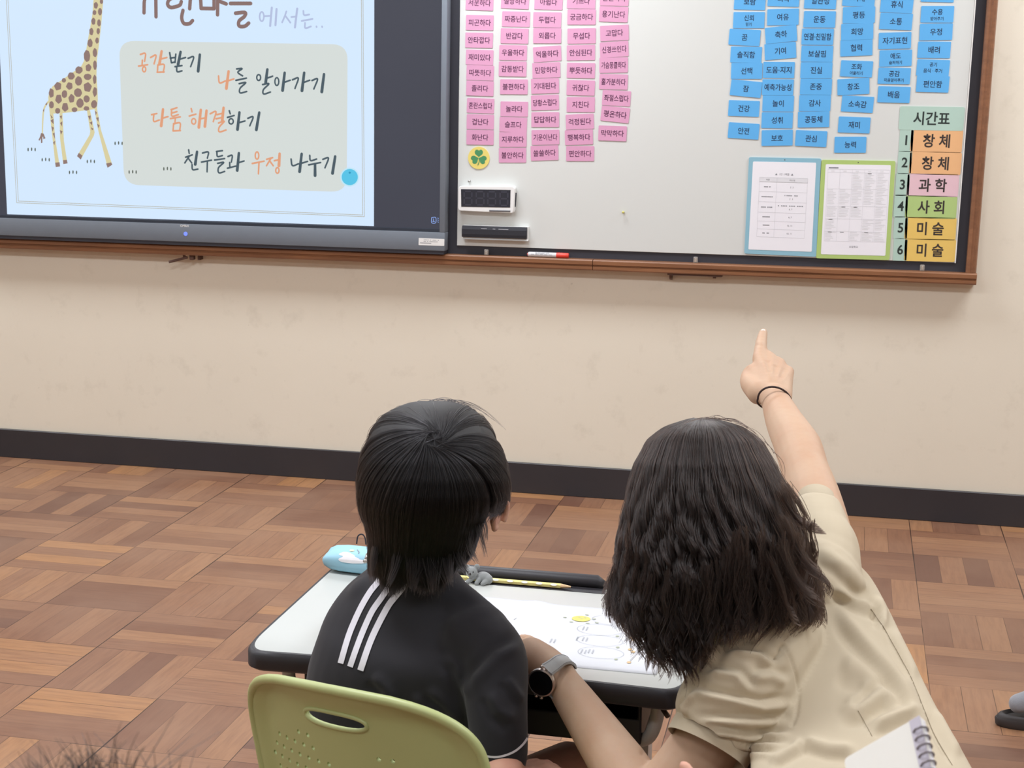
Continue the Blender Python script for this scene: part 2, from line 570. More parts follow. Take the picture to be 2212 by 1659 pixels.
_texts = []
for cols in (PINK, BLUE):
    for c in cols:
        for w in c:
            _texts += [(s, 0.012) for s in w[0].split('|')]
_texts += [(TT_HEAD, 0.021)] + [(s, 0.021) for s, _ in TT_SUB] + [(n, 0.021) for n in TT_NUM]
_texts += [('OMAX', 0.012), ('▲  1인 1역할  ▲', 0.0), ('역할', 0.0), ('하는일', 0.0), ('OAKS', 0.0), ('8888', 0.0), ('느낌', 0.0), ('친구', 0.0), ('나에게', 0.0), ('우리반', 0.0), ('2  3', 0.0), ('6, 7', 0.0), ('10, 11', 0.0), ('화이트보드 마카', 0.0), ('초등학교', 0.0)]
prepare_texts(_texts)


def card_frame(px, py, slope, y):
    """centre and in-plane axes of a card seen at (px, py) with that pixel slope"""
    c = on_y(px, py, y)
    a = R(slope)
    q = on_y(px + 30 * math.cos(a), py + 30 * math.sin(a), y)
    ax = (q - c); ax.y = 0; ax.normalize()
    return c, ax, Vector((-ax.z, 0, ax.x))


def card(name, px, py, slope, w, h, mat, lines, tmat, y=Y_WB, thick=0.0018, rad=0.003, size=0.024, off=0.012, parent=None, gap=0.0):
    c, ax, ay = card_frame(px, py, slope, y - thick)
    bm = bmesh.new()
    pts = round_poly([c - ax * w / 2 - ay * h / 2, c + ax * w / 2 - ay * h / 2, c + ax * w / 2 + ay * h / 2, c - ax * w / 2 + ay * h / 2], rad, 3)
    prism(bm, pts, (0, thick - gap - 0.0001, 0))
    o = obj(name, bm, mat)
    bm = bmesh.new()
    n = len(lines)
    for i, (s, sz, dy) in enumerate(lines):
        text_into(bm, s, off, c + ay * dy, ax, ay, sz, w * 0.86, 0.92, lift=0.0003)
    obj('lettering', bm, tmat, o)
    return o


def word_cards():
    rank = ('first', 'second', 'third', 'fourth', 'fifth', 'sixth')
    for data, sc, ox, mat, tm, nm, what, grp in (
            (PINK, 4.148, 980, M_PINK, M_PINKT, 'feeling_card', 'pink', 'pink feeling word cards on the whiteboard'),
            (BLUE, 3.3414, 1550, M_BLUE, M_BLUET, 'need_card', 'blue', 'blue word cards on the whiteboard')):
        for ci, colm in enumerate(data):
            for ri, (txt, cx, cy, sl) in enumerate(colm):
                px, py = ox + cx / sc, cy / sc
                ls = txt.split('|')
                if len(ls) == 2 and ls[0] != '공기':
                    lines = [(ls[0], 0.0205, 0.007), (ls[1], 0.0125, -0.0135)]
                elif len(ls) == 2:
                    lines = [(ls[0], 0.0145, 0.0105), (ls[1], 0.0145, -0.009)]
                else:
                    lines = [(txt, 0.0235, 0.0)]
                o = card(nm, px, py, sl, 0.097 if what == 'pink' else 0.102, 0.0505 if what == 'pink' else 0.0520, mat, lines, tm, y=Y_WB - 0.0002 * (ri % 3), gap=0.0)
                cut = ', cut off by the top edge of the picture' if ri == 0 else ''
                tag(o, '%s word card reading %s on the whiteboard%s' % (what, txt.replace('|', ' '), cut), 'card', grp)


M_MINT = mk('mint_card', rgb(174, 202, 190), 0.45, var=0.03)
M_INK = mk('black_green_print', rgb(36, 48, 46), 0.5)
M_PRINT = mk('dark_brown_print', rgb(52, 44, 42), 0.5)
M_PAPER = mk('white_paper', rgb(232, 232, 238), 0.7, var=0.02, scale=8)
M_GREYINK = mk('grey_print', rgb(120, 122, 130), 0.7)
M_LGREY = mk('light_grey_print', rgb(196, 198, 204), 0.7)
M_HBLUE = mk('light_blue_plastic', rgb(138, 184, 202), 0.4, var=0.03)
M_HGREEN = mk('lime_plastic', rgb(172, 198, 118), 0.4, var=0.03)


def timetable():
    s = 3.5
    G = 'timetable cards on the whiteboard'
    o = card('timetable_card', 1580 + 1513 / s, 200 + 196 / s, 1.0, 0.203, 0.076, M_MINT, [(TT_HEAD, 0.046, 0.0)], M_INK, rad=0.007, off=0.021)
    tag(o, 'wide mint green card reading 시간표 heading the timetable', 'card', G)
    nums = [(1318, 360), (1306, 528), (1289, 695), (1276, 858), (1275, 1022), (1272, 1187)]
    subs = [(1550, 365), (1541, 535), (1522, 701), (1508, 866), (1504, 1029), (1501, 1192)]
    place = ('first', 'second', 'third', 'fourth', 'fifth', 'sixth')
    for i in range(6):
        c = on_y(1580 + nums[i][0] / s, 200 + nums[i][1] / s, Y_WB)
        o = card('number_card', 1580 + (nums[i][0] + 4) / s, 200 + nums[i][1] / s, 1.2, 0.044, 0.0742, M_MINT, [(TT_NUM[i], 0.044, 0.0)], M_INK, rad=0.004, off=0.021, thick=0.0014)
        tag(o, 'narrow mint card with the numeral %s beside the %s timetable row' % (TT_NUM[i], place[i]), 'card', G)
        m = mk('subject_card_%s' % ('peach', 'peach', 'rose', 'lime', 'amber', 'amber')[i], TT_SUB[i][1], 0.42, var=0.03)
        o = card('subject_card', 1580 + subs[i][0] / s, 200 + subs[i][1] / s, 1.2, 0.163, 0.0742, m, [(TT_SUB[i][0], 0.046, 0.0)], M_PRINT, rad=0.007, off=0.021, thick=0.0014)
        tag(o, '%s subject card reading %s in the %s row of the timetable' % (('peach', 'peach', 'rose pink', 'lime green', 'amber', 'amber')[i], TT_SUB[i][0], place[i]), 'card', G)


def doc_holder(name, corners, mat, label, inner, fill):
    s = 3.5
    P = [on_y(1580 + x / s, 200 + y / s, Y_WB - 0.004) for x, y in corners]      # TL TR BR BL
    t = thing(name, label, 'document holder', (P[0] + P[2]) / 2, 'document holders on the whiteboard')
    bm = bmesh.new(); prism(bm, round_poly(P, 0.006, 4), (0, 0.0037, 0)); obj('holder_frame', bm, mat, t)
    Q = [on_y(1580 + x / s, 200 + y / s, Y_WB - 0.0046) for x, y in inner]
    bm = bmesh.new(); prism(bm, round_poly(Q, 0.004, 4), (0, 0.0005, 0)); obj('paper_sheet', bm, M_PAPER, t)
    c0, ax, ay = Q[3], (Q[2] - Q[3]), (Q[0] - Q[3])
    c0 = c0 + Vector((0, -0.0003, 0))

    def uv(u, v):
        return c0 + ax * u + ay * v
    line = bmesh.new(); dark = bmesh.new(); light = bmesh.new()

    def rect(b, u0, v0, u1, v1):
        poly(b, [uv(u0, v0), uv(u1, v0), uv(u1, v1), uv(u0, v1)])
    fill(rect, line, dark, light, uv, ax.normalized(), ay.normalized())
    for nm, b, m in (('table_lines', line, M_LGREY), ('printed_text', dark, M_GREYINK), ('shaded_cells', light, mk('pale_grey_fill', rgb(218, 219, 224), 0.7))):
        if len(b.faces):
            obj(nm, b, m, t)
        else:
            b.free()
    bm = bmesh.new(); disc(bm, (P[0] + P[1]) / 2 + Vector((0, -0.0003, -0.007)), 0.0018, (0, 0.0004, 0), 10); obj('hang_hole', bm, M_SLATE, t)
    return t


def fill_roles(rect, line, dark, light, uv, ax, ay):
    u0, um, u1 = 0.12, 0.39, 0.87
    vs = [0.825, 0.775, 0.665, 0.55, 0.43, 0.33, 0.24, 0.15]
    rect(light, u0, vs[1], u1, vs[0])
    for v in vs:
        rect(line, u0, v - 0.001, u1, v + 0.0015)
    for u in (u0, um, u1):
        rect(line, u - 0.001, vs[-1], u + 0.0015, vs[0])
    text_into(dark, '▲  1인 1역할  ▲', 0.0, uv(0.5, 0.865), ax, ay, 0.0085)
    text_into(dark, '역할', 0.0, uv(0.25, 0.80), ax, ay, 0.007); text_into(dark, '하는일', 0.0, uv(0.63, 0.80), ax, ay, 0.007)
    for i in range(1, 7):
        vm = (vs[i] + vs[i + 1]) / 2
        w = 0.18 if i in (2, 3) else 0.12
        for k in range(9):
            if RNG.random() < 0.85:
                a = 0.255 - w / 2 + w * k / 9
                rect(dark, a, vm - 0.006, a + w / 13, vm + 0.006)
        text_into(dark, ('2  3', '2  3', '6, 7', '6, 7', '10, 11', '10, 11')[i - 1], 0.0, uv(0.63, vm - (0.02 if i in (2, 3) else 0)), ax, ay, 0.0075)
        if i in (2, 3):
            w = 0.24 if i == 2 else 0.40
            for k in range(16):
                if RNG.random() < 0.8:
                    a = 0.63 - w / 2 + w * k / 16
                    rect(dark, a, vm + 0.014, a + w / 24, vm + 0.025)


def fill_plan(rect, line, dark, light, uv, ax, ay):
    u0, u1 = 0.04, 0.98
    us = [u0 + (u1 - u0) * k / 5 for k in range(6)]
    vs = [0.945, 0.91, 0.73, 0.54, 0.40, 0.26, 0.15]
    for v in vs:
        rect(line, u0, v - 0.001, u1, v + 0.001)
    for u in us:
        rect(line, u - 0.001, vs[-1], u + 0.001, vs[0])
    text_into(dark, '초등학교', 0.0, uv(0.5, 0.09), ax, ay, 0.008)
    for r in range(1, 6):
        for c in range(5):
            if (r == 1 and c < 2) or RNG.random() < 0.12:
                continue
            v = vs[r] - 0.014
            while v > vs[r + 1] + 0.008:
                L = (us[c + 1] - us[c]) * (0.4 + 0.5 * RNG.random())
                rect(light, us[c] + 0.012, v, us[c] + 0.012 + L, v + 0.0085)
                v -= 0.017
    for c in range(5):
        rect(light, us[c] + 0.05, 0.92, us[c] + 0.10, 0.933)
    for k in range(7):
        c = int(RNG.integers(0, 5)); r = int(RNG.integers(1, 6))
        rect(dark, us[c] + 0.05, vs[r] - 0.012, us[c] + 0.11, vs[r] - 0.006)
    rect(dark, 0.05, 0.955, 0.2, 0.967)


def holders():
    doc_holder('document_holder', [(133, 488), (678, 498), (640, 1242), (97, 1217)], M_HBLUE,
               'light blue plastic document holder with a printed duty table on the whiteboard', [(163, 521), (641, 530), (607, 1204), (128, 1186)], fill_roles)
    doc_holder('document_holder', [(682, 508), (1241, 517), (1194, 1267), (640, 1252)], M_HGREEN,
               'lime green plastic document holder with a dense printed timetable, beside the mint number cards', [(713, 541), (1206, 549), (1164, 1234), (676, 1222)], fill_plan)


M_YELLOW = mk('pale_yellow_magnet', rgb(226, 208, 116), 0.4, var=0.05)
M_LEAFG = mk('clover_green', rgb(70, 140, 92), 0.5, var=0.05)


def clover_magnet():
    c = on_y(980 + 225 / 4.148, 1415 / 4.148, Y_WB - 0.003)
    t = thing('clover_magnet', 'round yellow magnet with a green three-leaf clover below the pink cards', 'magnet', c)
    bm = bmesh.new(); disc(bm, c, 0.0385, (0, 0.0029, 0), 40); obj('magnet_disc', bm, M_YELLOW, t)
    bm = bmesh.new(); f = c + Vector((0, -0.0004, 0.001))
    for a in (90, 205, -25):
        d = Vector((math.cos(R(a)), 0, math.sin(R(a)))); e = Vector((-d.z, 0, d.x))
        pts = [f + d * 0.002]
        for u, v in ((0.012, 0.013), (0.020, 0.015), (0.0265, 0.011), (0.0275, 0.005), (0.024, 0.0), (0.0275, -0.005), (0.0265, -0.011), (0.020, -0.015), (0.012, -0.013)):
            pts.append(f + d * u + e * v)
        prism(bm, pts, (0, 0.0003, 0))
    obj('clover_leaves', bm, M_LEAFG, t)
    bm = bmesh.new(); tube(bm, smooth_line([f, f + Vector((0.002, -0.0002, -0.012)), f + Vector((-0.003, -0.0002, -0.026))], 4), 0.0014, 6); obj('clover_stem', bm, M_LEAFG, t)


M_CLEAR = NT('clear_plastic'); M_CLEAR.b.inputs['Base Color'].default_value = (0.85, 0.8, 0.74, 1)
M_CLEAR.b.inputs['Transmission Weight'].default_value = 0.75; M_CLEAR.b.inputs['Roughness'].default_value = 0.12
M_CLEAR = M_CLEAR.m
M_STEEL = mk('steel', rgb(170, 168, 164), 0.3, metal=0.9)


def pins():
    for px, py, m, lab in ((1015, 391, M_STEEL, 'tiny silver push pin in the whiteboard above the digital timer'),
                           (1347, 458, mk('yellow_pin', rgb(206, 200, 110), 0.35), 'tiny yellow push pin alone in the blank middle of the whiteboard')):
        c = on_y(px, py, Y_WB)
        bm = bmesh.new()
        tube(bm, [c + Vector((0, -0.0002, 0)), c + Vector((0, -0.003, 0)), c + Vector((0, -0.004, 0)), c + Vector((0, -0.012, 0)), c + Vector((0, -0.0135, 0)), c + Vector((0, -0.016, 0))],
             [0.0035, 0.0035, 0.0018, 0.002, 0.0042, 0.0038], 12)
        tag(obj('push_pin', bm, m, smooth=True), lab, 'pin', 'push pins in the whiteboard')


M_WPLAST = mk('white_plastic', rgb(230, 231, 230), 0.35, var=0.02)
M_LCD = mk('dark_lcd_glass', rgb(44, 46, 56), 0.12, var=0.05)
M_LCDT = mk('lcd_segments', rgb(58, 60, 72), 0.3)


def box_quad(bm, P, depth, rad, bev):
    """rounded slab: P front corners (TL TR BR BL), pushed to the wall by depth"""
    pts = round_poly(P, rad, 4)
    n0 = len(bm.verts)
    prism(bm, pts, (0, depth, 0))
    return bm


def timer():
    yf = Y_WB - 0.034
    P = [on_y(x, y, yf) for x, y in ((989, 402), (1113, 403), (1110, 461), (988, 455))]
    c = (P[0] + P[2]) / 2
    t = thing('digital_timer', 'white digital timer with a blank dark display stuck to the whiteboard', 'timer', c)
    bm = bmesh.new()
    pts = round_poly(P, 0.012, 5)
    cc = sum(pts, Vector()) / len(pts)
    rings = []
    for dy, sc in ((0.0, 0.972), (0.003, 0.99), (0.007, 1.0), (0.028, 1.0), (0.0338, 0.97)):
        rings.append([bm.verts.new(cc + (p - cc) * sc + Vector((0, dy, 0))) for p in pts])
    n = len(pts)
    for a, b in zip(rings, rings[1:]):
        for i in range(n):
            bm.faces.new((a[i], a[(i + 1) % n], b[(i + 1) % n], b[i]))
    bm.faces.new(rings[0]); bm.faces.new(rings[-1])
    obj('timer_case', bm, M_WPLAST, t, auto=35)
    s = 3.456
    Q = [on_y(960 + x / s, 360 + y / s, yf) for x, y in ((124, 168), (494, 174), (491, 305), (126, 299))]
    bm = bmesh.new(); prism(bm, [q + Vector((0, -0.0008, 0)) for q in Q], (0, 0.0007, 0)); sc = obj('display', bm, M_LCD, t)
    bm = bmesh.new()
    ax = (Q[1] - Q[0]).normalized(); ay = Vector((-ax.z, 0, ax.x)); w = (Q[1] - Q[0]).length; h = (Q[0] - Q[3]).length
    for k in range(4):
        o = Q[3] + ax * (w * (0.06 + 0.245 * k + (0.0 if k < 2 else -0.01))) + ay * (h * 0.12) + Vector((0, -0.0010, 0))
        dw, dh, th = w * 0.155, h * 0.76, 0.0045
        for (u, v, hor) in ((0, 0, 1), (0, 0.5, 1), (0, 1, 1), (0, 0, 0), (1, 0, 0), (0, 0.5, 0), (1, 0.5, 0)):
            if hor:
                a = o + ay * (dh * v - th / 2) + ax * th * 0.7
                poly(bm, [a, a + ax * (dw - th * 1.4), a + ax * (dw - th * 1.4) + ay * th, a + ay * th])
            else:
                a = o + ax * (dw * u - th / 2) + ay * (dh * v + th * 0.7)
                poly(bm, [a, a + ax * th, a + ax * th + ay * (dh / 2 - th * 1.4), a + ay * (dh / 2 - th * 1.4)])
    obj('dark_segments', bm, M_LCDT, sc)
    a = on_y(960 + 335 / s, 360 + 329 / s, yf - 0.0004); b = on_y(960 + 492 / s, 360 + 333 / s, yf - 0.0004)
    bm = bmesh.new(); tube(bm, [a, b], 0.0028, 8); obj('speaker_slot', bm, mk('slot_grey', rgb(92, 92, 96), 0.6), t)
    bm = bmesh.new(); a = P[1] + Vector((0.0004, 0.012, -0.022)); b = P[2] + Vector((0.0012, 0.012, 0.022)); tube(bm, [a, b], 0.003, 6); obj('side_switch', bm, M_LCD, t)


def eraser():
    s = 3.456
    yf = Y_WB - 0.036
    P = [on_y(960 + x / s, 360 + y / s, yf) for x, y in ((128, 448), (612, 446), (610, 535), (134, 535))]
    t = thing('board_eraser', 'long black board eraser in a white magnetic holder below the digital timer', 'eraser', (P[0] + P[2]) / 2)
    c = sum(P, Vector()) / 4; w = (P[1] - P[0]).length; h = (P[0] - P[3]).length
    x0, x1, zc = c.x - w / 2, c.x + w / 2, c.z
    bm = bmesh.new()
    prof = [(yf + 0.012, -h / 2), (yf + 0.002, -h / 2 + 0.002), (yf, -h / 2 + 0.012), (yf, h / 2 - 0.012), (yf + 0.006, h / 2 - 0.002), (yf + 0.012, h / 2)]
    prism(bm, [(x0, y, zc + z) for y, z in prof], (w, 0, 0)); obj('felt_cover', bm, mk('black_felt', rgb(40, 41, 48), 0.8, bump=0.2), t)
    bm = bmesh.new()
    prof = [(Y_WB - 0.0003, -h / 2 - 0.006), (yf + 0.008, -h / 2 - 0.007), (yf + 0.0125, -h / 2 - 0.001), (yf + 0.0125, h / 2 + 0.0008), (Y_WB - 0.0003, h / 2 + 0.0005)]
    prism(bm, [(x0 + 0.002, y, zc + z) for y, z in prof], (w + 0.001, 0, 0)); obj('holder_back', bm, M_WPLAST, t)
    bm = bmesh.new()
    for u0, u1 in ((0.30, 0.39), (0.48, 0.52), (0.57, 0.72)):
        z = zc + h / 2 - 0.0095; poly(bm, [(x0 + w * u0, yf - 0.0003, z), (x0 + w * u1, yf - 0.0003, z), (x0 + w * u1, yf - 0.0003, z + 0.0016), (x0 + w * u0, yf - 0.0003, z + 0.0016)])
    obj('white_mark', bm, M_LGREY, t)


def marker_and_clips():
    zt = 0.8215 + 0.0372
    s = 3.456
    xa, xb = on_y(960 + 625 / s, 549, -0.04).x, on_y(960 + 928 / s, 551, -0.04).x
    r = 0.0088; y = -0.040; z = zt + r + 0.0002
    L = xb - xa
    t = thing('board_marker', 'white board marker with a red cap lying on the wooden rail', 'marker', ((xa + xb) / 2, y, z))
    bm = bmesh.new(); tube(bm, [(xa, y, z), (xa + 0.004, y, z), (xa + 0.006, y, z), (xa + L * 0.70, y, z)], [r * 0.8, r, r, r], 20); obj('barrel', bm, mk('marker_white', rgb(206, 206, 210), 0.35), t, auto=40)
    bm = bmesh.new(); tube(bm, [(xa + L * 0.70, y, z), (xa + L * 0.72, y, z), (xa + L * 0.97, y, z), (xb, y, z)], [r, r * 1.08, r * 1.02, r * 0.85], 20); obj('cap', bm, mk('red_cap', rgb(222, 66, 52), 0.35), t, auto=40)
    bm = bmesh.new(); tube(bm, [(xa - 0.003, y, z), (xa, y, z)], r * 0.55, 16); obj('end_plug', bm, mk('red_cap_dark', rgb(196, 70, 56), 0.35), t)
    bm = bmesh.new()
    d = Vector((0, -0.78, 0.62)).normalized(); up = Vector((0, 0.62, 0.78)).normalized()
    text_into(bm, '화이트보드 마카', 0.0, Vector((xa + L * 0.36, y, z)) + d * (r + 0.0004), AX, up, 0.0075)
    for k in range(5):
        a = Vector((xa + L * (0.08 + 0.11 * k), y, z)) + d * (r + 0.0003) - up * 0.0055
        poly(bm, [a, a + AX * L * 0.08, a + AX * L * 0.08 + up * 0.0012, a + up * 0.0012])
    obj('barrel_print', bm, mk('marker_print', rgb(52, 52, 58), 0.5), t)
    for px, py, lab in ((1050, 547, 'small clear plastic clip on the wood rail under the black eraser'), (1502, 563, 'small clear plastic clip midway along the wood rail, left of the document holders'),
                        (1992, 578, 'small clear plastic clip on the wood rail under the timetable cards')):
        c = on_y(px, py + 6, -0.045)
        x, yy = c.x, -0.043
        bm = bmesh.new()
        box(bm, (x - 0.0075, yy - 0.003, zt + 0.0002), (x + 0.0075, yy + 0.006, zt + 0.021), 0.0028, 3)
        k = obj('clear_clip', bm, M_CLEAR, auto=40)
        tag(k, lab, 'clip', 'clear clips on the rail')
        bm = bmesh.new(); box(bm, (x - 0.003, yy - 0.0005, zt + 0.004), (x + 0.003, yy + 0.0025, zt + 0.016), 0.001, 1); obj('clip_tongue', bm, mk('clip_inner', rgb(206, 190, 170), 0.3), k)


def brackets():
    # loose pivot rod under the display
    t = thing('rail_latch', 'brown metal latch rod hanging under the wood rail below the display', 'latch', on_y(400, 560, -0.03))
    a, b = on_y(365, 566, -0.055), on_y(405, 556, -0.04)
    bm = bmesh.new(); tube(bm, [a, b], 0.0048, 10); obj('latch_rod', bm, M_BRACKET, t)
    c = on_y(415, 556, -0.038)
    bm = bmesh.new(); box(bm, c - Vector((0.009, 0.008, 0.009)), c + Vector((0.009, 0.012, 0.009)), 0.003, 2); obj('latch_block', bm, M_BRACKET, t)
    c = on_y(398, 552, -0.04); bm = bmesh.new(); box(bm, c - Vector((0.004, 0.004, 0.010)), c + Vector((0.004, 0.004, 0.012))); obj('latch_pin', bm, M_BRACKET, t)
    c = on_y(430, 557, -0.03); bm = bmesh.new(); box(bm, c - Vector((0.004, 0.003, 0.008)), c + Vector((0.004, 0.029, 0.010))); obj('latch_catch', bm, M_BRACKET, t)
    t = thing('shelf_bracket', 'dark brown bracket plate with two tabs under the rail near the document holders', 'bracket', on_y(1500, 595, -0.03))
    a, b = on_y(1442, 590, -0.045), on_y(1560, 592, -0.045)
    bm = bmesh.new(); box(bm, (a.x, -0.052, 0.8145), (b.x, -0.004, 0.8210)); obj('bracket_plate', bm, M_BRACKET, t)
    for px, h in ((1449, 0.030), (1543, 0.016)):
        x = on_y(px, 600, -0.02).x
        bm = bmesh.new(); prism(bm, [(x - 0.004, -0.0005, 0.8144), (x - 0.004, -0.034, 0.8144), (x - 0.004, -0.028, 0.8144 - h * 0.5), (x - 0.004, -0.0005, 0.8144 - h * 0.7)], (0.008, 0, 0)); obj('bracket_tab', bm, M_BRACKET, t)

# ------------------------------------------------------------------ the interactive display and the slide on it
M_BEZEL = mk('grey_bezel', rgb(112, 120, 130), 0.6, var=0.04, scale=40, metal=0.1, bump=0.05, bscale=500)
M_BEZELD = mk('dark_bezel_lip', rgb(44, 52, 64), 0.4)
E_IDLE = emis('screen_idle_area', rgb(64, 66, 78), 1.0, 0.12, 1.5)
E_SLIDE = emis('slide_light_blue', rgb(211, 232, 254), 1.0)
E_PANEL = emis('slide_beige_panel', rgb(212, 219, 216), 1.0)
E_BROWN = emis('slide_title_brown', rgb(134, 108, 104), 1.0)
E_LAV = emis('slide_lavender', rgb(178, 190, 222), 1.0)
E_ORANGE = emis('slide_orange', rgb(224, 158, 122), 1.0)
E_TEAL = emis('slide_dark_teal', rgb(70, 88, 98), 1.0)
E_GOLD = emis('slide_gold_line', rgb(176, 168, 142), 1.0)
E_SAND = emis('giraffe_sand', rgb(216, 206, 160), 1.0)
E_SPOT = emis('giraffe_spot', rgb(142, 118, 112), 1.0)
E_CYAN = emis('slide_cyan_button', rgb(84, 194, 230), 1.0)
E_CYANR = emis('slide_button_ring', rgb(190, 230, 246), 1.0)
E_ICON = emis('desktop_icon', rgb(140, 170, 235), 1.0)
E_LED = emis('power_light_blue', rgb(120, 140, 255), 1.3)
YS = Y_TV + 0.004       # lit surface of the screen


def slide_xy(px, py, k=0):
    return on_y(px, py, YS - 0.00025 * k)


def stroke(bm, pts, w0, w1=None, k=3):
    """pen stroke of pixel points, as a flat ribbon with round ends"""
    w1 = w0 if w1 is None else w1
    P = [slide_xy(x, y, k) for x, y in pts]
    if len(P) > 2:
        P = smooth_line(P, 5)
    n = len(P)
    m = 620.0
    L, Rr = [], []
    for i, p in enumerate(P):
        a = P[max(0, i - 1)]; b = P[min(n - 1, i + 1)]
        d = (b - a).normalized(); q = Vector((-d.z, 0, d.x))
        w = (w0 + (w1 - w0) * i / max(1, n - 1)) / m / 2
        L.append(p + q * w); Rr.append(p - q * w)
    vl = [bm.verts.new(v) for v in L]; vr = [bm.verts.new(v) for v in Rr]
    for i in range(n - 1):
        bm.faces.new((vl[i], vr[i], vr[i + 1], vl[i + 1]))
    for p, d, w, s in ((P[0], P[1] - P[0], w0, -1), (P[-1], P[-1] - P[-2], w1, 1)):
        d = d.normalized() * s; q = Vector((-d.z, 0, d.x)); r = w / m / 2
        c = [bm.verts.new(p + q * (r * math.cos(math.pi * j / 6)) + d * (r * math.sin(math.pi * j / 6))) for j in range(7)]
        bm.faces.new(c)


def ell(bm, cx, cy, rx, ry, w, k=3, a0=0, a1=360):
    pts = [(cx + rx * math.cos(R(a)), cy + ry * math.sin(R(a))) for a in np.linspace(a0, a1, 13)]
    stroke(bm, pts, w, w, k)


def flat(bm, pts, k):
    poly(bm, [slide_xy(x, y, k) for x, y in pts])


C2 = lambda pts: [(240 + x / 3.3183, y / 3.3183) for x, y in pts]
C1 = lambda pts: [(x / 3.95, y / 3.95) for x, y in pts]
TITLE = [[(150, -42), (238, -40), (237, 20), (236, 92)], [(320, -60), (322, 120)], [(470, -25), (420, -5), (405, 30), (430, 54), (490, 38), (503, 12)], [(572, -60), (563, 62)],
         [(515, 75), (506, 128), (522, 168), (560, 170), (584, 148)], [(640, -40), (645, 55)], [(645, 60), (738, 62)], [(738, -30), (738, 60)], [(765, -60), (763, 106)], [(765, 5), (825, 28)],
         [(855, 25), (1000, 25)], [(892, 95), (960, 90), (955, 118), (918, 150), (918, 186), (958, 188), (986, 166)]]
LAV = [[(1100, 116), (1135, 114)], [(1152, 55), (1140, 185)], [(1186, 65), (1178, 180)], [(1256, 82), (1245, 115), (1226, 160)], [(1248, 112), (1285, 162)], [(1292, 122), (1328, 118)], [(1334, 62), (1318, 196)],
       [(1378, 78), (1384, 108), (1420, 104)], [(1366, 150), (1444, 136)], [(1390, 165), (1392, 201), (1432, 190)], [(1472, 190), (1473, 194)], [(1512, 190), (1513, 194)]]
OR_T = [[(210, 390), (246, 384), (240, 440)], [(224, 432), (222, 466)], [(197, 474), (262, 464)], [(283, 412), (322, 396), (308, 458)], [(350, 425), (400, 412)], [(335, 466), (332, 515)], [(335, 466), (380, 464), (374, 518)], [(330, 518), (380, 516)],
        [(770, 545), (778, 594), (820, 580)], [(836, 580), (880, 566)],
        [(290, 822), (328, 814)], [(306, 822), (306, 870), (346, 860)], [(366, 848), (408, 836)], [(430, 786), (472, 772)], [(434, 786), (436, 832), (482, 822)], [(436, 810), (472, 800)], [(425, 850), (496, 838)], [(460, 846), (458, 880)],
        [(448, 886), (444, 936)], [(448, 888), (494, 882), (492, 936)], [(444, 938), (497, 936)], [(574, 778), (580, 802)], [(560, 832), (608, 818)], [(640, 852), (670, 846)],
        [(710, 816), (752, 800), (732, 872)], [(758, 822), (800, 812)], [(752, 852), (795, 842)], [(770, 882), (812, 868), (775, 912), (776, 945), (824, 932)],
        [(1012, 1172), (1097, 1155)], [(1060, 1165), (1056, 1246)], [(1115, 1142), (1158, 1130)], [(1146, 1134), (1114, 1188)], [(1138, 1155), (1162, 1188)], [(1170, 1152), (1203, 1145)]]
OR_K = [[(362, 368), (346, 460)], [(842, 512), (826, 634)], [(372, 784), (359, 902)], [(643, 788), (629, 912)], [(684, 793), (672, 906)], [(806, 773), (796, 866)], [(1208, 1102), (1203, 1188)]]
OR_O = [(237, 497, 12, 18), (592, 870, 15, 20), (1046, 1115, 13, 26), (1192, 1222, 12, 20)]
DK_T = [[(420, 378), (432, 450)], [(424, 416), (458, 412)], [(434, 450), (460, 444)], [(464, 388), (458, 448)], [(488, 426), (534, 412)], [(458, 478), (508, 470)], [(470, 478), (474, 514), (508, 508)], [(552, 418), (592, 408), (570, 478)],
        [(900, 494), (940, 492), (908, 518), (944, 545), (944, 545)], [(895, 576), (970, 560)], [(918, 600), (966, 592), (925, 632), (925, 666), (972, 656)], [(1114, 562), (1158, 546)], [(1086, 606), (1132, 600), (1092, 642), (1094, 674), (1142, 660)],
        [(1236, 592), (1284, 575)], [(1300, 572), (1342, 560), (1318, 634)], [(1378, 592), (1424, 575)], [(1440, 577), (1480, 566), (1453, 638)],
        [(847, 794), (854, 816)], [(834, 842), (882, 828)], [(914, 880), (960, 867)], [(980, 848), (1018, 838), (994, 902)],
        [(556, 1074), (560, 1100)], [(534, 1127), (582, 1110)], [(560, 1120), (528, 1168)], [(554, 1136), (578, 1168)], [(580, 1180), (585, 1216), (622, 1212)], [(655, 1097), (697, 1090), (690, 1134)], [(648, 1162), (720, 1148)], [(690, 1155), (688, 1232)],
        [(755, 1086), (798, 1080)], [(758, 1088), (763, 1122), (798, 1115)], [(742, 1147), (814, 1137)], [(764, 1171), (808, 1164), (770, 1202), (773, 1239), (814, 1229)], [(838, 1122), (868, 1114), (862, 1162)], [(850, 1165), (851, 1196)], [(834, 1206), (893, 1191)], [(910, 1167), (953, 1154)],
        [(1290, 1140), (1300, 1187), (1344, 1174)], [(1360, 1172), (1408, 1157)], [(1424, 1114), (1430, 1151), (1473, 1140)], [(1416, 1182), (1502, 1165)], [(1518, 1142), (1558, 1133), (1533, 1203)]]
DK_K = [[(498, 372), (480, 462)], [(636, 392), (624, 510)], [(1120, 498), (1108, 592)], [(1244, 522), (1229, 648)], [(1384, 522), (1368, 650)], [(1526, 533), (1510, 658)], [(920, 806), (906, 928)], [(1062, 807), (1041, 930)], [(616, 1088), (603, 1178)],
        [(916, 1098), (904, 1221)], [(1366, 1103), (1351, 1230)], [(1462, 1175), (1462, 1258)], [(1606, 1122), (1587, 1242)]]
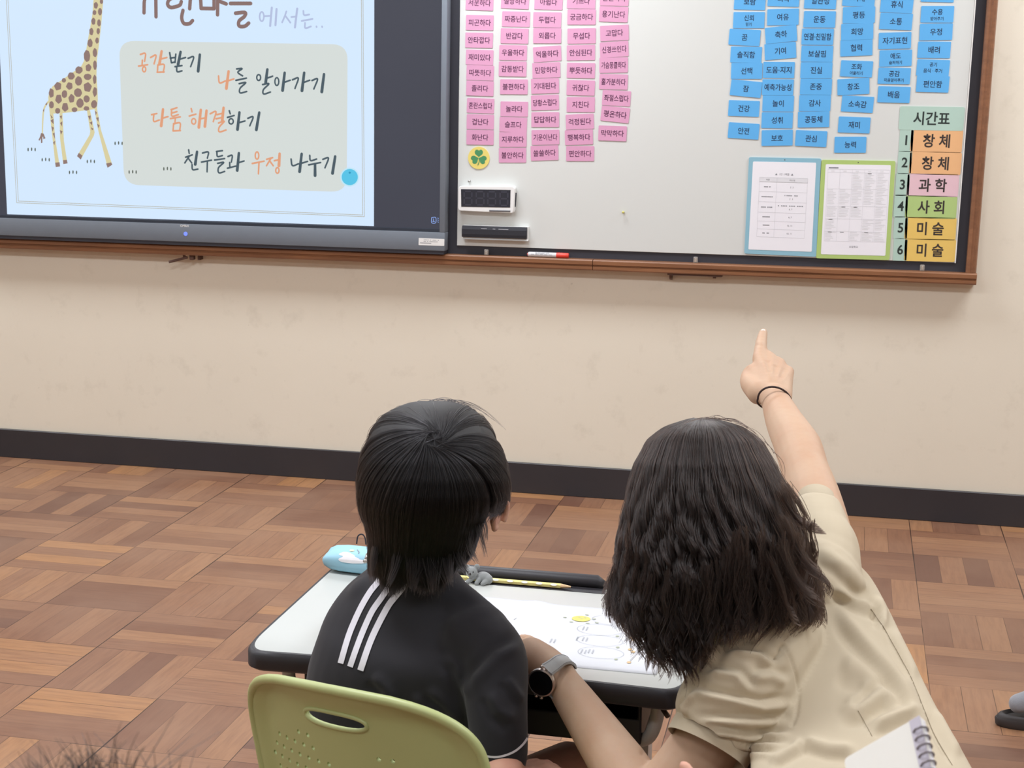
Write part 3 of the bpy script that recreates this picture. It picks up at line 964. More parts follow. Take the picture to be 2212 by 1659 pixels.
DK_O = [(1058, 556, 14, 21), (1188, 585, 14, 28), (860, 870, 16, 19)]
GBODY = [(884, -30), (876, 60), (862, 230), (842, 400), (828, 500), (823, 640), (833, 780), (835, 850), (828, 928), (760, 938), (600, 958), (530, 966), (425, 970), (416, 900), (412, 830), (420, 780), (450, 735), (560, 660), (660, 590), (695, 562), (716, 520), (735, 430), (750, 340), (770, 230), (790, 110), (800, -30)]
GLEGS = [[(424, 965), (455, 965), (470, 1180), (510, 1420), (475, 1426), (455, 1240)], [(508, 962), (533, 962), (545, 1200), (575, 1394), (540, 1400), (512, 1180)], [(740, 935), (768, 940), (808, 1130), (800, 1160), (690, 1360), (658, 1330), (765, 1150), (770, 1120)], [(805, 925), (828, 925), (862, 1110), (958, 1405), (918, 1430), (835, 1100)]]
GHOOF = [[(470, 1388), (508, 1384), (513, 1420), (476, 1426)], [(538, 1366), (571, 1364), (577, 1394), (541, 1400)], [(672, 1304), (704, 1328), (690, 1362), (657, 1332)], [(905, 1395), (948, 1386), (959, 1405), (918, 1432)]]
GSPOT = [(818, 45, 20, 32), (866, 15, 16, 22), (806, 108, 18, 24), (852, 100, 18, 34), (798, 182, 20, 34), (845, 195, 16, 32), (780, 268, 20, 36), (838, 265, 17, 30), (768, 368, 24, 38), (828, 345, 16, 30), (742, 478, 28, 50), (810, 450, 20, 40), (754, 578, 26, 36), (810, 556, 16, 42), (674, 598, 34, 32), (606, 650, 32, 34), (545, 685, 20, 22), (494, 735, 34, 38), (670, 692, 30, 40), (748, 655, 32, 28), (808, 676, 16, 44), (594, 735, 30, 34), (748, 742, 34, 44), (436, 796, 24, 44), (550, 803, 26, 36), (664, 790, 36, 40), (810, 782, 20, 46), (500, 845, 30, 44), (610, 842, 28, 40), (738, 843, 28, 32), (682, 880, 32, 40), (440, 894, 22, 34), (555, 916, 30, 42), (803, 890, 26, 36), (492, 945, 24, 26), (637, 936, 26, 22), (738, 926, 28, 22)]
GBAND = [[(428, 975), (452, 1005), (440, 1012)], [(430, 1030), (456, 1012), (458, 1060)], [(438, 1075), (460, 1090), (448, 1125)], [(450, 1140), (466, 1130), (470, 1190)], [(452, 1215), (472, 1200), (464, 1240)], [(508, 990), (530, 985), (524, 1020)], [(512, 1050), (532, 1035), (530, 1080)], [(510, 1110), (535, 1120), (520, 1150)], [(750, 990), (775, 985), (770, 1030)], [(764, 1045), (788, 1035), (785, 1070)], [(775, 1085), (800, 1100), (785, 1112)], [(810, 945), (828, 960), (816, 985)], [(818, 1005), (842, 1000), (840, 1040)], [(828, 1055), (850, 1070), (838, 1095)], [(385, 890), (405, 872), (398, 900)], [(366, 940), (380, 925), (374, 960)]]


def display():
    oL, oR = -0.155, wx(963, 300, Y_TV - 0.012).x
    zb = 0.8725
    zt = 1.955
    t = thing('interactive_display', 'large grey framed interactive display showing a light blue slide with a giraffe', 'display', ((oL + oR) / 2, Y_TV, zb))
    yb = Y_TV - 0.012
    iL, iR = oL + 0.016, wx(951, 300, yb).x
    zi = wx(500, 487, yb).z
    # bezel: four bars
    for nm, a, b in (('bottom_bezel', (oL, yb, zb), (oR, Y_PANEL - 0.012, zi)), ('top_bezel', (oL, yb, zt - 0.02), (oR, Y_PANEL - 0.012, zt)),
                     ('side_bezel', (iR, yb, zi), (oR, Y_PANEL - 0.012, zt - 0.02)), ('side_bezel', (oL, yb, zi), (iL, Y_PANEL - 0.012, zt - 0.02))):
        bm = bmesh.new(); box(bm, a, b, 0.0025, 2); obj(nm, bm, M_BEZEL, t, auto=40)
    bm = bmesh.new(); box(bm, (iL, yb + 0.002, zi - 0.001), (iR, YS - 0.0002, zi + 0.010)); obj('bezel_lip', bm, M_BEZELD, t)
    bm = bmesh.new(); box(bm, (oL + 0.01, yb + 0.004, zb - 0.012), (oR - 0.004, Y_PANEL - 0.014, zb - 0.0002)); obj('under_lip', bm, M_SLATE, t)
    bm = bmesh.new(); box(bm, (iL, YS, zi - 0.004), (iR, Y_PANEL - 0.013, zt - 0.018)); scr = obj('screen', bm, E_IDLE, t)
    # slide
    x0, x1 = slide_xy(8, 300, 1).x, slide_xy(808, 300, 1).x
    z0 = slide_xy(500, 478.5, 1).z
    bm = bmesh.new(); y = YS - 0.00025; poly(bm, [(x0, y, z0), (x1, y, z0), (x1, y, zt - 0.022), (x0, y, zt - 0.022)]); obj('slide_background', bm, E_SLIDE, scr)
    bm = bmesh.new(); flat(bm, [(q.x, q.y) for q in round_poly([Vector((257, 88, 0)), Vector((751, 96, 0)), Vector((749, 415, 0)), Vector((268, 399, 0))], 34, 7)], 2); obj('slide_text_panel', bm, E_PANEL, scr)
    bm = bmesh.new()
    for o in (0, 3.6):
        stroke(bm, [(12.5 + o, -20), (36 + o, 438 - o), ], 1.1, 1.1, 2); stroke(bm, [(36 + o, 438 - o), (787 - o, 468 - o)], 1.1, 1.1, 2); stroke(bm, [(787 - o, 468 - o), (784 - o, -20)], 1.1, 1.1, 2)
    obj('slide_border', bm, E_GOLD, scr)
    bm = bmesh.new()
    for s in TITLE: stroke(bm, C2(s), 8.2)
    obj('slide_title', bm, E_BROWN, scr)
    bm = bmesh.new()
    for s in LAV: stroke(bm, C2(s), 4.8 if len(s) == 2 and abs(s[0][1] - s[1][1]) > 60 else 3.8)
    ell(bm, 240 + 1080 / 3.3183, 119 / 3.3183, 4.6, 10, 3.6)
    obj('slide_subtitle', bm, E_LAV, scr)
    def line_of(x, y):
        return 3 if y > 1060 else 2 if y > 750 else 1 if x > 740 else 0
    for nm, T, K, O, m in (('slide_orange_words', OR_T, OR_K, OR_O, E_ORANGE), ('slide_dark_words', DK_T, DK_K, DK_O, E_TEAL)):
        for ln in range(4):
            bm = bmesh.new()
            for s in T:
                if line_of(*s[0]) == ln: stroke(bm, C2(s), 4.0, 3.7)
            for s in K:
                if line_of(*s[0]) == ln: stroke(bm, C2(s), 6.0, 7.0)
            for cx, cy, rx, ry in O:
                if line_of(cx, cy) == ln: ell(bm, 240 + cx / 3.3183, cy / 3.3183, rx / 3.3183, ry / 3.3183, 3.5)
            obj(nm, bm, m, scr)
    bm = bmesh.new(); flat(bm, C1(GBODY), 2)
    for g in GLEGS: flat(bm, C1(g), 2)
    stroke(bm, C1([(412, 868), (375, 930), (365, 1030), (362, 1140)]), 4.2, 3.0, 2)
    obj('giraffe_body', bm, E_SAND, scr)
    bm = bmesh.new()
    for cx, cy, rx, ry in GSPOT:
        n = int(RNG.integers(5, 8)); a0 = RNG.random() * 6
        pts = [(cx + rx * 1.08 * math.cos(a0 + 6.2832 * i / n) * RNG.uniform(0.88, 1.05), cy + ry * 1.08 * math.sin(a0 + 6.2832 * i / n) * RNG.uniform(0.88, 1.05)) for i in range(n)]
        pts = [(max(x, 414), y) for x, y in pts]
        flat(bm, C1([(q.x, q.y) for q in round_poly([Vector((x, y, 0)) for x, y in pts], 9, 3)]), 3)
    for g in GBAND: flat(bm, C1(g), 3)
    obj('giraffe_spots', bm, E_SPOT, scr)
    bm = bmesh.new()
    flat(bm, C1([(350, 1135), (372, 1140), (388, 1180), (370, 1188), (368, 1165), (362, 1170), (362, 1218), (350, 1222), (348, 1180), (338, 1200), (328, 1196), (342, 1165)]), 3)
    obj('giraffe_tail_tuft', bm, E_SPOT, scr)
    for g in GHOOF:
        bm = bmesh.new(); flat(bm, C1(g), 3); obj('giraffe_hoof', bm, E_SPOT, scr)
    bm = bmesh.new()
    for cx, cy in ((270, 1273), (390, 1360), (623, 1468), (775, 1375), (1012, 1220), (1132, 1465), (1428, 1438)):
        for k in (-1, 0, 1):
            x, y = (cx + 30 * k) / 3.95, (cy + 3 * abs(k)) / 3.95
            flat(bm, [(x + 1.5 * math.cos(a), y + 4.0 * math.sin(a)) for a in np.linspace(0, 6.28, 11)[:-1]], 3)
    obj('slide_grass_tufts', bm, emis('slide_tuft', rgb(92, 100, 92), 1.0), scr)
    bm = bmesh.new(); flat(bm, [(755.5 + 20.5 * math.cos(a), 382.5 + 20.5 * math.sin(a)) for a in np.linspace(0, 6.283, 33)[:-1]], 3); obj('slide_button_ring', bm, E_CYANR, scr)
    bm = bmesh.new(); flat(bm, [(755.5 + 17.5 * math.cos(a), 382.5 + 17.5 * math.sin(a)) for a in np.linspace(0, 6.283, 33)[:-1]], 4); obj('slide_button', bm, E_CYAN, scr)
    bm = bmesh.new(); flat(bm, [(755.5 + 2.4 * math.cos(a), 373 + 2.4 * math.sin(a)) for a in np.linspace(0, 6.283, 13)[:-1]], 5); obj('slide_button_dot', bm, emis('button_dot', rgb(40, 150, 190), 1.0), scr)
    bm = bmesh.new(); stroke(bm, [(932.5, 470), (941, 470), (941, 481), (932.5, 481), (932.5, 470)], 1.5, 1.5, 2); stroke(bm, [(936.5, 472.5), (936.5, 478.5)], 1.4, 1.4, 2); stroke(bm, [(934.5, 478.5), (939, 478.5)], 1.3, 1.3, 2)
    for k in range(3): stroke(bm, [(945.5, 471 + 4 * k), (947, 472 + 4 * k)], 1.3, 1.3, 2)
    obj('screen_icon', bm, E_ICON, scr)
    # on the bezel
    c = on_y(399, 488, yb)
    bm = bmesh.new(); text_into(bm, 'OMAX', 0.012, c, AX, AZ, 0.0115, lift=0.0004); obj('brand_lettering', bm, M_LAMPW, t)
    c = on_y(401, 505, yb); bm = bmesh.new(); disc(bm, c, 0.0075, (0, -0.0012, 0), 20); obj('power_light', bm, E_LED, t)
    Q = [on_y(x, y, yb - 0.0008) for x, y in ((904.5, 514), (960, 516.5), (959.5, 531.5), (904, 529.5))]
    bm = bmesh.new(); prism(bm, round_poly(Q, 0.002, 2), (0, 0.0006, 0)); st = obj('label_sticker', bm, mk('white_sticker', rgb(226, 226, 224), 0.5), t)
    bm = bmesh.new()
    for r, (u0, u1) in enumerate(((0.20, 0.80), (0.2, 0.75), (0.06, 0.5))):
        for k in range(12):
            if RNG.random() < 0.75:
                u = u0 + (u1 - u0) * k / 12; v = 0.72 - 0.22 * r
                a = Q[3] + (Q[2] - Q[3]) * u + (Q[0] - Q[3]) * v + Vector((0, -0.0003, 0))
                poly(bm, [a, a + AX * 0.003, a + AX * 0.003 + AZ * 0.0022, a + AZ * 0.0022])
    obj('sticker_print', bm, M_GREYINK, st)

# ------------------------------------------------------------------ figure building
FWD_H = Vector((CAM_FWD.x, CAM_FWD.y, 0)).normalized()
UPZ = Vector((0, 0, 1))
N_RT, N_UP, N_FW, N_C = (np.array(v[:]) for v in (CAM_RT, CAM_UP, CAM_FWD, CAM_POS))


def pd(px, py, d):
    return at_depth(px, py, d)


def np_at(px, py, d):
    px, py, d = np.broadcast_arrays(np.asarray(px, float), np.asarray(py, float), np.asarray(d, float))
    v = N_FW + ((px - PPX) / CAM_F)[..., None] * N_RT - ((py - PPY) / CAM_F)[..., None] * N_UP
    return N_C + v * d[..., None]


def np_px(P):
    q = P - N_C
    z = q @ N_FW
    return PPX + CAM_F * (q @ N_RT) / z, PPY - CAM_F * (q @ N_UP) / z, z


def limb(bm, pts, n=6, seg=18):
    """tapered limb: pts = [(point, radius), ...], rounded at both ends"""
    P = [p for p, _ in pts]
    if len(P) > 2:
        Q = smooth_line(P, n)
        k = len(P) - 1
        rad = [float(np.interp(i / n, range(len(pts)), [r for _, r in pts])) for i in range(len(Q))]
    else:
        Q = [P[0].lerp(P[1], i / n) for i in range(n + 1)]
        rad = [pts[0][1] + (pts[1][1] - pts[0][1]) * i / n for i in range(n + 1)]
    tube(bm, Q, rad, seg)
    ball(bm, Q[0], rad[0] * 0.995, seg=seg); ball(bm, Q[-1], rad[-1] * 0.995, seg=seg)


def loft(bm, secs, seg=32, n=5, skew=0.0):
    """secs = [(px, py, depth, half width in px, half depth in m)] : stacked ellipses across the view"""
    A = np.array(secs, float)
    m = len(A) - 1
    t = np.linspace(0, m, m * n + 1)
    # monotone-ish smoothing with Catmull-Rom on every column
    ext = np.vstack([2 * A[0] - A[1], A, 2 * A[-1] - A[-2]])
    out = []
    for x in t:
        i = min(int(x), m - 1); f = x - i
        a, b, c, d = ext[i:i + 4]
        out.append(0.5 * ((2 * b) + (c - a) * f + (2 * a - 5 * b + 4 * c - d) * f * f + (3 * b - a - 3 * c + d) * f ** 3))
    rings = []
    for px, py, d, hw, hd in out:
        c = pd(px, py, d); a = CAM_RT * (hw * d / CAM_F) + FWD_H * skew; b = FWD_H * hd
        rings.append([bm.verts.new(c + a * math.cos(2 * math.pi * k / seg) + b * math.sin(2 * math.pi * k / seg)) for k in range(seg)])
    for r0, r1 in zip(rings, rings[1:]):
        for k in range(seg):
            bm.faces.new((r0[k], r0[(k + 1) % seg], r1[(k + 1) % seg], r1[k]))
    bm.faces.new(rings[0]); bm.faces.new(rings[-1])
    return bm


def remesh(bm, voxel, smooth=6, factor=0.5):
    """melts overlapping closed shapes into one continuous surface"""
    bmesh.ops.recalc_face_normals(bm, faces=bm.faces)
    me = bpy.data.meshes.new('shape'); bm.to_mesh(me); bm.free()
    o = bpy.data.objects.new('shape', me); COL.objects.link(o)
    r = o.modifiers.new('r', 'REMESH'); r.mode = 'VOXEL'; r.voxel_size = voxel; r.adaptivity = 0
    if smooth:
        s = o.modifiers.new('s', 'SMOOTH'); s.iterations = smooth; s.factor = factor
    dg = bpy.context.evaluated_depsgraph_get()
    out = bpy.data.meshes.new_from_object(o.evaluated_get(dg))
    bpy.data.objects.remove(o); bpy.data.meshes.remove(me)
    out.polygons.foreach_set('use_smooth', [True] * len(out.polygons))
    return out


def get_co(me):
    a = np.empty(len(me.vertices) * 3); me.vertices.foreach_get('co', a); return a.reshape(-1, 3)


def get_no(me):
    a = np.empty(len(me.vertices) * 3); me.vertices.foreach_get('normal', a); return a.reshape(-1, 3)


def set_co(me, a):
    me.vertices.foreach_set('co', a.ravel()); me.update()


def seg_dist(px, py, line):
    """signed distance to a pixel polyline and the position 0..1 along it"""
    L = np.array(line, float)
    best = np.full(px.shape, 1e9); sgn = np.zeros(px.shape); tt = np.zeros(px.shape)
    cum = np.r_[0, np.cumsum(np.hypot(*np.diff(L, axis=0).T))]
    for i in range(len(L) - 1):
        a, b = L[i], L[i + 1]; d = b - a; l2 = (d ** 2).sum()
        t = np.clip(((px - a[0]) * d[0] + (py - a[1]) * d[1]) / l2, 0, 1)
        ex, ey = px - (a[0] + t * d[0]), py - (a[1] + t * d[1])
        dd = np.hypot(ex, ey)
        u = dd < best
        best = np.where(u, dd, best)
        sgn = np.where(u, np.sign(d[0] * ey - d[1] * ex), sgn)
        tt = np.where(u, (cum[i] + t * (cum[i + 1] - cum[i])) / cum[-1], tt)
    return best * sgn, tt


def folds(me, items):
    """sculpts cloth folds: items = (pixel line on the cloth, width px, height m, kind)"""
    co, no = get_co(me), get_no(me)
    px, py, z = np_px(co)
    view = (co - N_C) / np.linalg.norm(co - N_C, axis=1)[:, None]
    face = np.clip(-(view * no).sum(1) * 3.0, 0, 1)
    h = np.zeros(len(co))
    for line, w, amp, kind in items:
        s, t = seg_dist(px, py, line)
        env = np.clip(np.minimum(t, 1 - t) * 4.0, 0, 1) if kind != 'seam' else np.clip(np.minimum(t, 1 - t) * 40, 0, 1)
        env = env * env * (3 - 2 * env)
        if kind == 'fold':      # a ridge with a valley on its right-hand side
            p = np.exp(-(s / w) ** 2) - 0.75 * np.exp(-((s - 1.7 * w) / (0.9 * w)) ** 2)
        elif kind == 'seam':
            p = -np.exp(-(s / w) ** 2)
        else:
            p = np.exp(-(s / w) ** 2)
        h += amp * env * p
    co = co + no * (h * face)[:, None]
    set_co(me, co)


def ripple(me, amp, scale, seed=0):
    """broad irregular unevenness, as cloth has"""
    rg = np.random.default_rng(seed)
    co, no = get_co(me), get_no(me)
    h = np.zeros(len(co))
    for k in range(9):
        v = rg.normal(size=3); v /= np.linalg.norm(v)
        h += np.sin(co @ v * scale * rg.uniform(0.6, 1.8) + rg.uniform(0, 6.28))
    set_co(me, co + no * (h / 9 * amp)[:, None])


def sheet_on(me, strips, width, lift, n=40):
    """thin ribbons laid on a surface, found by looking along the pixel lines"""
    from mathutils.bvhtree import BVHTree
    bvh = BVHTree.FromPolygons([v.co.copy() for v in me.vertices], [tuple(p.vertices) for p in me.polygons])
    bm = bmesh.new()
    for line, w in zip(strips, width):
        P = smooth_line([Vector((x, y, 0)) for x, y in line], 10)
        rows = []
        for i, p in enumerate(P):
            a = P[max(0, i - 1)]; b = P[min(len(P) - 1, i + 1)]
            d = (b - a).normalized(); q = Vector((-d.y, d.x, 0))
            row = []
            for k in range(5):
                s = p + q * (w * (k / 4 - 0.5))
                dr = ray(s.x, s.y).normalized()
                hit = bvh.ray_cast(CAM_POS, dr)
                if hit[0] is not None:
                    row.append(bm.verts.new(hit[0] + hit[1] * lift))
                else:
                    row.append(None)
            rows.append(row)
        for r0, r1 in zip(rows, rows[1:]):
            for k in range(4):
                f = (r0[k], r0[k + 1], r1[k + 1], r1[k])
                if None not in f:
                    bm.faces.new(f)
    return bm


def skin_mat(name, c, red):
    k = NT(name)
    co = k.coord()
    n = k.noise(14.0, 4, 0.6, co)
    k.link(k.mix(k.ramp(n.outputs[0], [(0.35, (0, 0, 0, 1)), (0.7, (1, 1, 1, 1))]), c, red), k.b.inputs['Base Color'])
    k.b.inputs['Roughness'].default_value = 0.60
    k.b.inputs['Subsurface Weight'].default_value = 0.12
    k.b.inputs['Subsurface Radius'].default_value = (0.8, 0.3, 0.15)
    k.b.inputs['Subsurface Scale'].default_value = 0.006
    k.b.inputs['Specular IOR Level'].default_value = 0.28
    k.bump(k.noise(260.0, 3, 0.6, co).outputs[0], 0.08, 0.001)
    return k.m


def cloth_mat(name, c, rough=0.85, weave=900.0, bump=0.15, sheen=0.2, var=0.05):
    k = NT(name)
    co = k.coord()
    n = k.noise(7.0, 3, 0.5, co)
    c1 = tuple(v * (1 - var) for v in c[:3]) + (1,); c2 = tuple(min(1, v * (1 + var)) for v in c[:3]) + (1,)
    k.link(k.mix(n.outputs[0], c1, c2), k.b.inputs['Base Color'])
    k.b.inputs['Roughness'].default_value = rough
    k.b.inputs['Sheen Weight'].default_value = sheen
    k.b.inputs['Specular IOR Level'].default_value = 0.25
    k.bump(k.noise(weave, 2, 0.5, co).outputs[0], bump, 0.0006)
    return k.m


def hair_mat(name, c, rough=0.32):
    k = NT(name)
    h = k.n('ShaderNodeBsdfHairPrincipled')
    h.parametrization = 'COLOR'
    inf = k.n('ShaderNodeHairInfo')
    c2 = tuple(v * 1.6 for v in c[:3]) + (1,)
    k.link(k.mix(inf.outputs['Random'], c, c2), h.inputs['Color'])
    h.inputs['Roughness'].default_value = rough
    h.inputs['Radial Roughness'].default_value = 0.5
    h.inputs['IOR'].default_value = 1.33
    k.link(h.outputs[0], k.out.inputs['Surface'])
    return k.m


def hair_strands(name, P, r0, r1, mat, parent):
    """P: strands x points x 3"""
    n, kk = P.shape[:2]
    hc = bpy.data.hair_curves.new(name)
    hc.add_curves([kk] * n)
    hc.attributes['position'].data.foreach_set('vector', P.reshape(-1).astype(np.float32))
    at = hc.attributes.get('radius') or hc.attributes.new('radius', 'FLOAT', 'POINT')
    rr = np.linspace(0, 1, kk)
    rr = r0 + (r1 - r0) * rr ** 2
    at.data.foreach_set('value', np.tile(rr, n).astype(np.float32))
    hc.materials.append(mat)
    o = bpy.data.objects.new(name, hc); COL.objects.link(o)
    o.parent = parent; o.matrix_parent_inverse = parent.matrix_basis.inverted()
    return o


def add_head(bm, c, f, up, s=1.0):
    """skull, jaw, brow, nose, lips and ears around the head centre c, facing f"""
    f = f.normalized(); sd = f.cross(up).normalized(); up = sd.cross(f).normalized()
    rot = Matrix((sd, f, up)).transposed()
    B = lambda x, y, z, a, b, d: ball(bm, c + sd * (x * s) + f * (y * s) + up * (z * s), a * s, b * s, d * s, 20, rot)
    B(0, -0.012, 0.025, 0.074, 0.090, 0.080)
    B(0, 0.020, -0.030, 0.058, 0.062, 0.072)
    B(0, 0.052, -0.075, 0.024, 0.022, 0.020)
    B(0, 0.066, 0.012, 0.045, 0.020, 0.014)
    B(0, 0.088, -0.022, 0.011, 0.016, 0.013); B(0, 0.082, -0.006, 0.007, 0.012, 0.022)
    B(0, 0.078, -0.050, 0.020, 0.010, 0.008)
    for k in (-1, 1):
        B(k * 0.040, 0.052, -0.028, 0.020, 0.018, 0.018)


def add_ear(bm, c, axis_up, axis_out, axis_fwd, h=0.030):
    """ear: rim, bowl and lobe as one flat curled shape"""
    pts = []
    for a in np.linspace(-2.5, 2.1, 12):
        pts.append(c + axis_up * (h * math.cos(a)) * 1.0 - axis_fwd * (h * 0.60 * math.sin(a)) * -1 + axis_out * (0.004 + 0.006 * math.cos(a * 0.5)))
    tube(bm, pts, [0.0042] * 12, 8)
    rot = Matrix((axis_out, axis_fwd, axis_up)).transposed()
    ball(bm, c, 0.0055, h * 0.52, h * 0.86, 14, rot)
    ball(bm, c - axis_up * h * 0.85 + axis_fwd * h * 0.12, 0.005, h * 0.26, h * 0.28, 12, rot)


def add_hand_flat(bm, wrist, d, across, palm_n, s=1.0, curl=0.3, thumb=1, spread=0.06):
    """open relaxed hand: wrist point, direction of the fingers, direction across to the little finger, palm normal"""
    d = d.normalized(); across = (across - d * across.dot(d)).normalized(); pn = palm_n.normalized()
    L = (0.072, 0.080, 0.074, 0.058)
    limb(bm, [(wrist, 0.021 * s), (wrist + d * 0.03 * s, 0.020 * s)], 4)
    for i in range(4):
        o = (i - 1.5) * 0.019 * s
        k = wrist + d * (0.082 - 0.006 * abs(i - 1)) * s + across * o
        limb(bm, [(wrist + d * 0.012 * s + across * o * 0.55, 0.0150 * s), (k, 0.0105 * s)], 4, 12)
        dirn = (d + across * spread * (i - 1.5)).normalized()
        a = curl * 0.6; p = k; rr = 0.0088 * s
        chain = [(p, 0.0096 * s)]
        for j, fr in enumerate((0.45, 0.30, 0.25)):
            dv = (dirn * math.cos(a) + pn * math.sin(a)).normalized()
            p = p + dv * (L[i] * fr * s); a += curl * (0.9 if j == 0 else 0.7)
            chain.append((p, rr * (1 - 0.10 * (j + 1))))
        limb(bm, chain, 4, 12)
    t0 = wrist + d * 0.022 * s - across * 0.020 * s
    t1 = t0 + (d * 0.62 - across * 0.70 + pn * 0.30).normalized() * 0.040 * s
    t2 = t1 + (d * 0.86 - across * 0.30 + pn * 0.28).normalized() * 0.030 * s
    t3 = t2 + (d * 0.95 + pn * 0.25).normalized() * 0.024 * s
    limb(bm, [(t0, 0.015 * s), (t1, 0.0112 * s), (t2, 0.0098 * s), (t3, 0.0080 * s)], 4, 12)


class Envelope:
    """hair volume: ellipse per pixel row; rows = (py, left px, right px, depth of centre, half depth m)"""
    def __init__(s, rows):
        A = np.array(rows, float)
        s.y = A[:, 0]; s.xc = (A[:, 1] + A[:, 2]) / 2; s.a = (A[:, 2] - A[:, 1]) / 2; s.dc = A[:, 3]; s.b = A[:, 4]

    def at(s, py):
        return [np.interp(py, s.y, v) for v in (s.xc, s.a, s.dc, s.b)]

    def point(s, th, py, rho):
        xc, a, dc, b = s.at(py)
        return np_at(xc + a * rho * np.cos(th), py, dc - b * rho * np.sin(th))

    def pxd(s, th, py, rho):
        xc, a, dc, b = s.at(py)
        return xc + a * rho * np.cos(th), dc - b * rho * np.sin(th)


def cap_mesh(env, yend, rho, ntheta=72, nlev=30, ytop=None):
    """solid under-layer of the hair"""
    bm = bmesh.new()
    th = np.linspace(0, 2 * np.pi, ntheta, endpoint=False)
    yt = env.y[0] if ytop is None else ytop
    rows = []
    for i in range(nlev + 1):
        f = (i / nlev) ** 1.3
        py = yt + (yend(th) - yt) * f
        pts = env.point(th, py, np.full_like(th, rho))
        rows.append([bm.verts.new(p) for p in pts])
    for r0, r1 in zip(rows, rows[1:]):
        for k in range(ntheta):
            bm.faces.new((r0[k], r0[(k + 1) % ntheta], r1[(k + 1) % ntheta], r1[k]))
    bm.faces.new(rows[0])
    return bm

# ------------------------------------------------------------------ the child at the desk
M_SKINB = skin_mat('child_skin', rgb(212, 170, 148), rgb(208, 152, 134))
M_SKINT = skin_mat('adult_skin', rgb(194, 164, 139), rgb(190, 154, 128))
M_BLACKTEE = cloth_mat('black_jersey', rgb(36, 35, 40), 0.8, 1400, 0.12, 0.12)
M_STRIPE = cloth_mat('pale_grey_stripe', rgb(214, 212, 220), 0.7, 1400, 0.05, 0.0)
M_SHORTS = cloth_mat('charcoal_shorts', rgb(52, 54, 62), 0.9)
M_HAIRB = hair_mat('black_hair', (0.007, 0.0065, 0.0072, 1))
M_HAIRBC = mk('black_hair_underlayer', rgb(22, 20, 22), 0.6)
M_EYE = mk('eye_white', rgb(236, 234, 230), 0.2)
M_IRIS = mk('dark_iris', rgb(34, 24, 20), 0.15)
MPPB = 2.33 / CAM_F


def eyes(c, f, up, s, parent):
    f = f.normalized(); sd = f.cross(up).normalized(); up = sd.cross(f).normalized()
    for k in (-1, 1):
        p = c + sd * (k * 0.030 * s) + f * (0.0725 * s) + up * (-0.003 * s)
        bm = bmesh.new(); ball(bm, p, 0.0115 * s, seg=14); e = obj('eye', bm, M_EYE, parent, smooth=True)
        bm = bmesh.new(); ball(bm, p + f * 0.0065 * s, 0.0062 * s, seg=12); obj('iris', bm, M_IRIS, e, smooth=True)


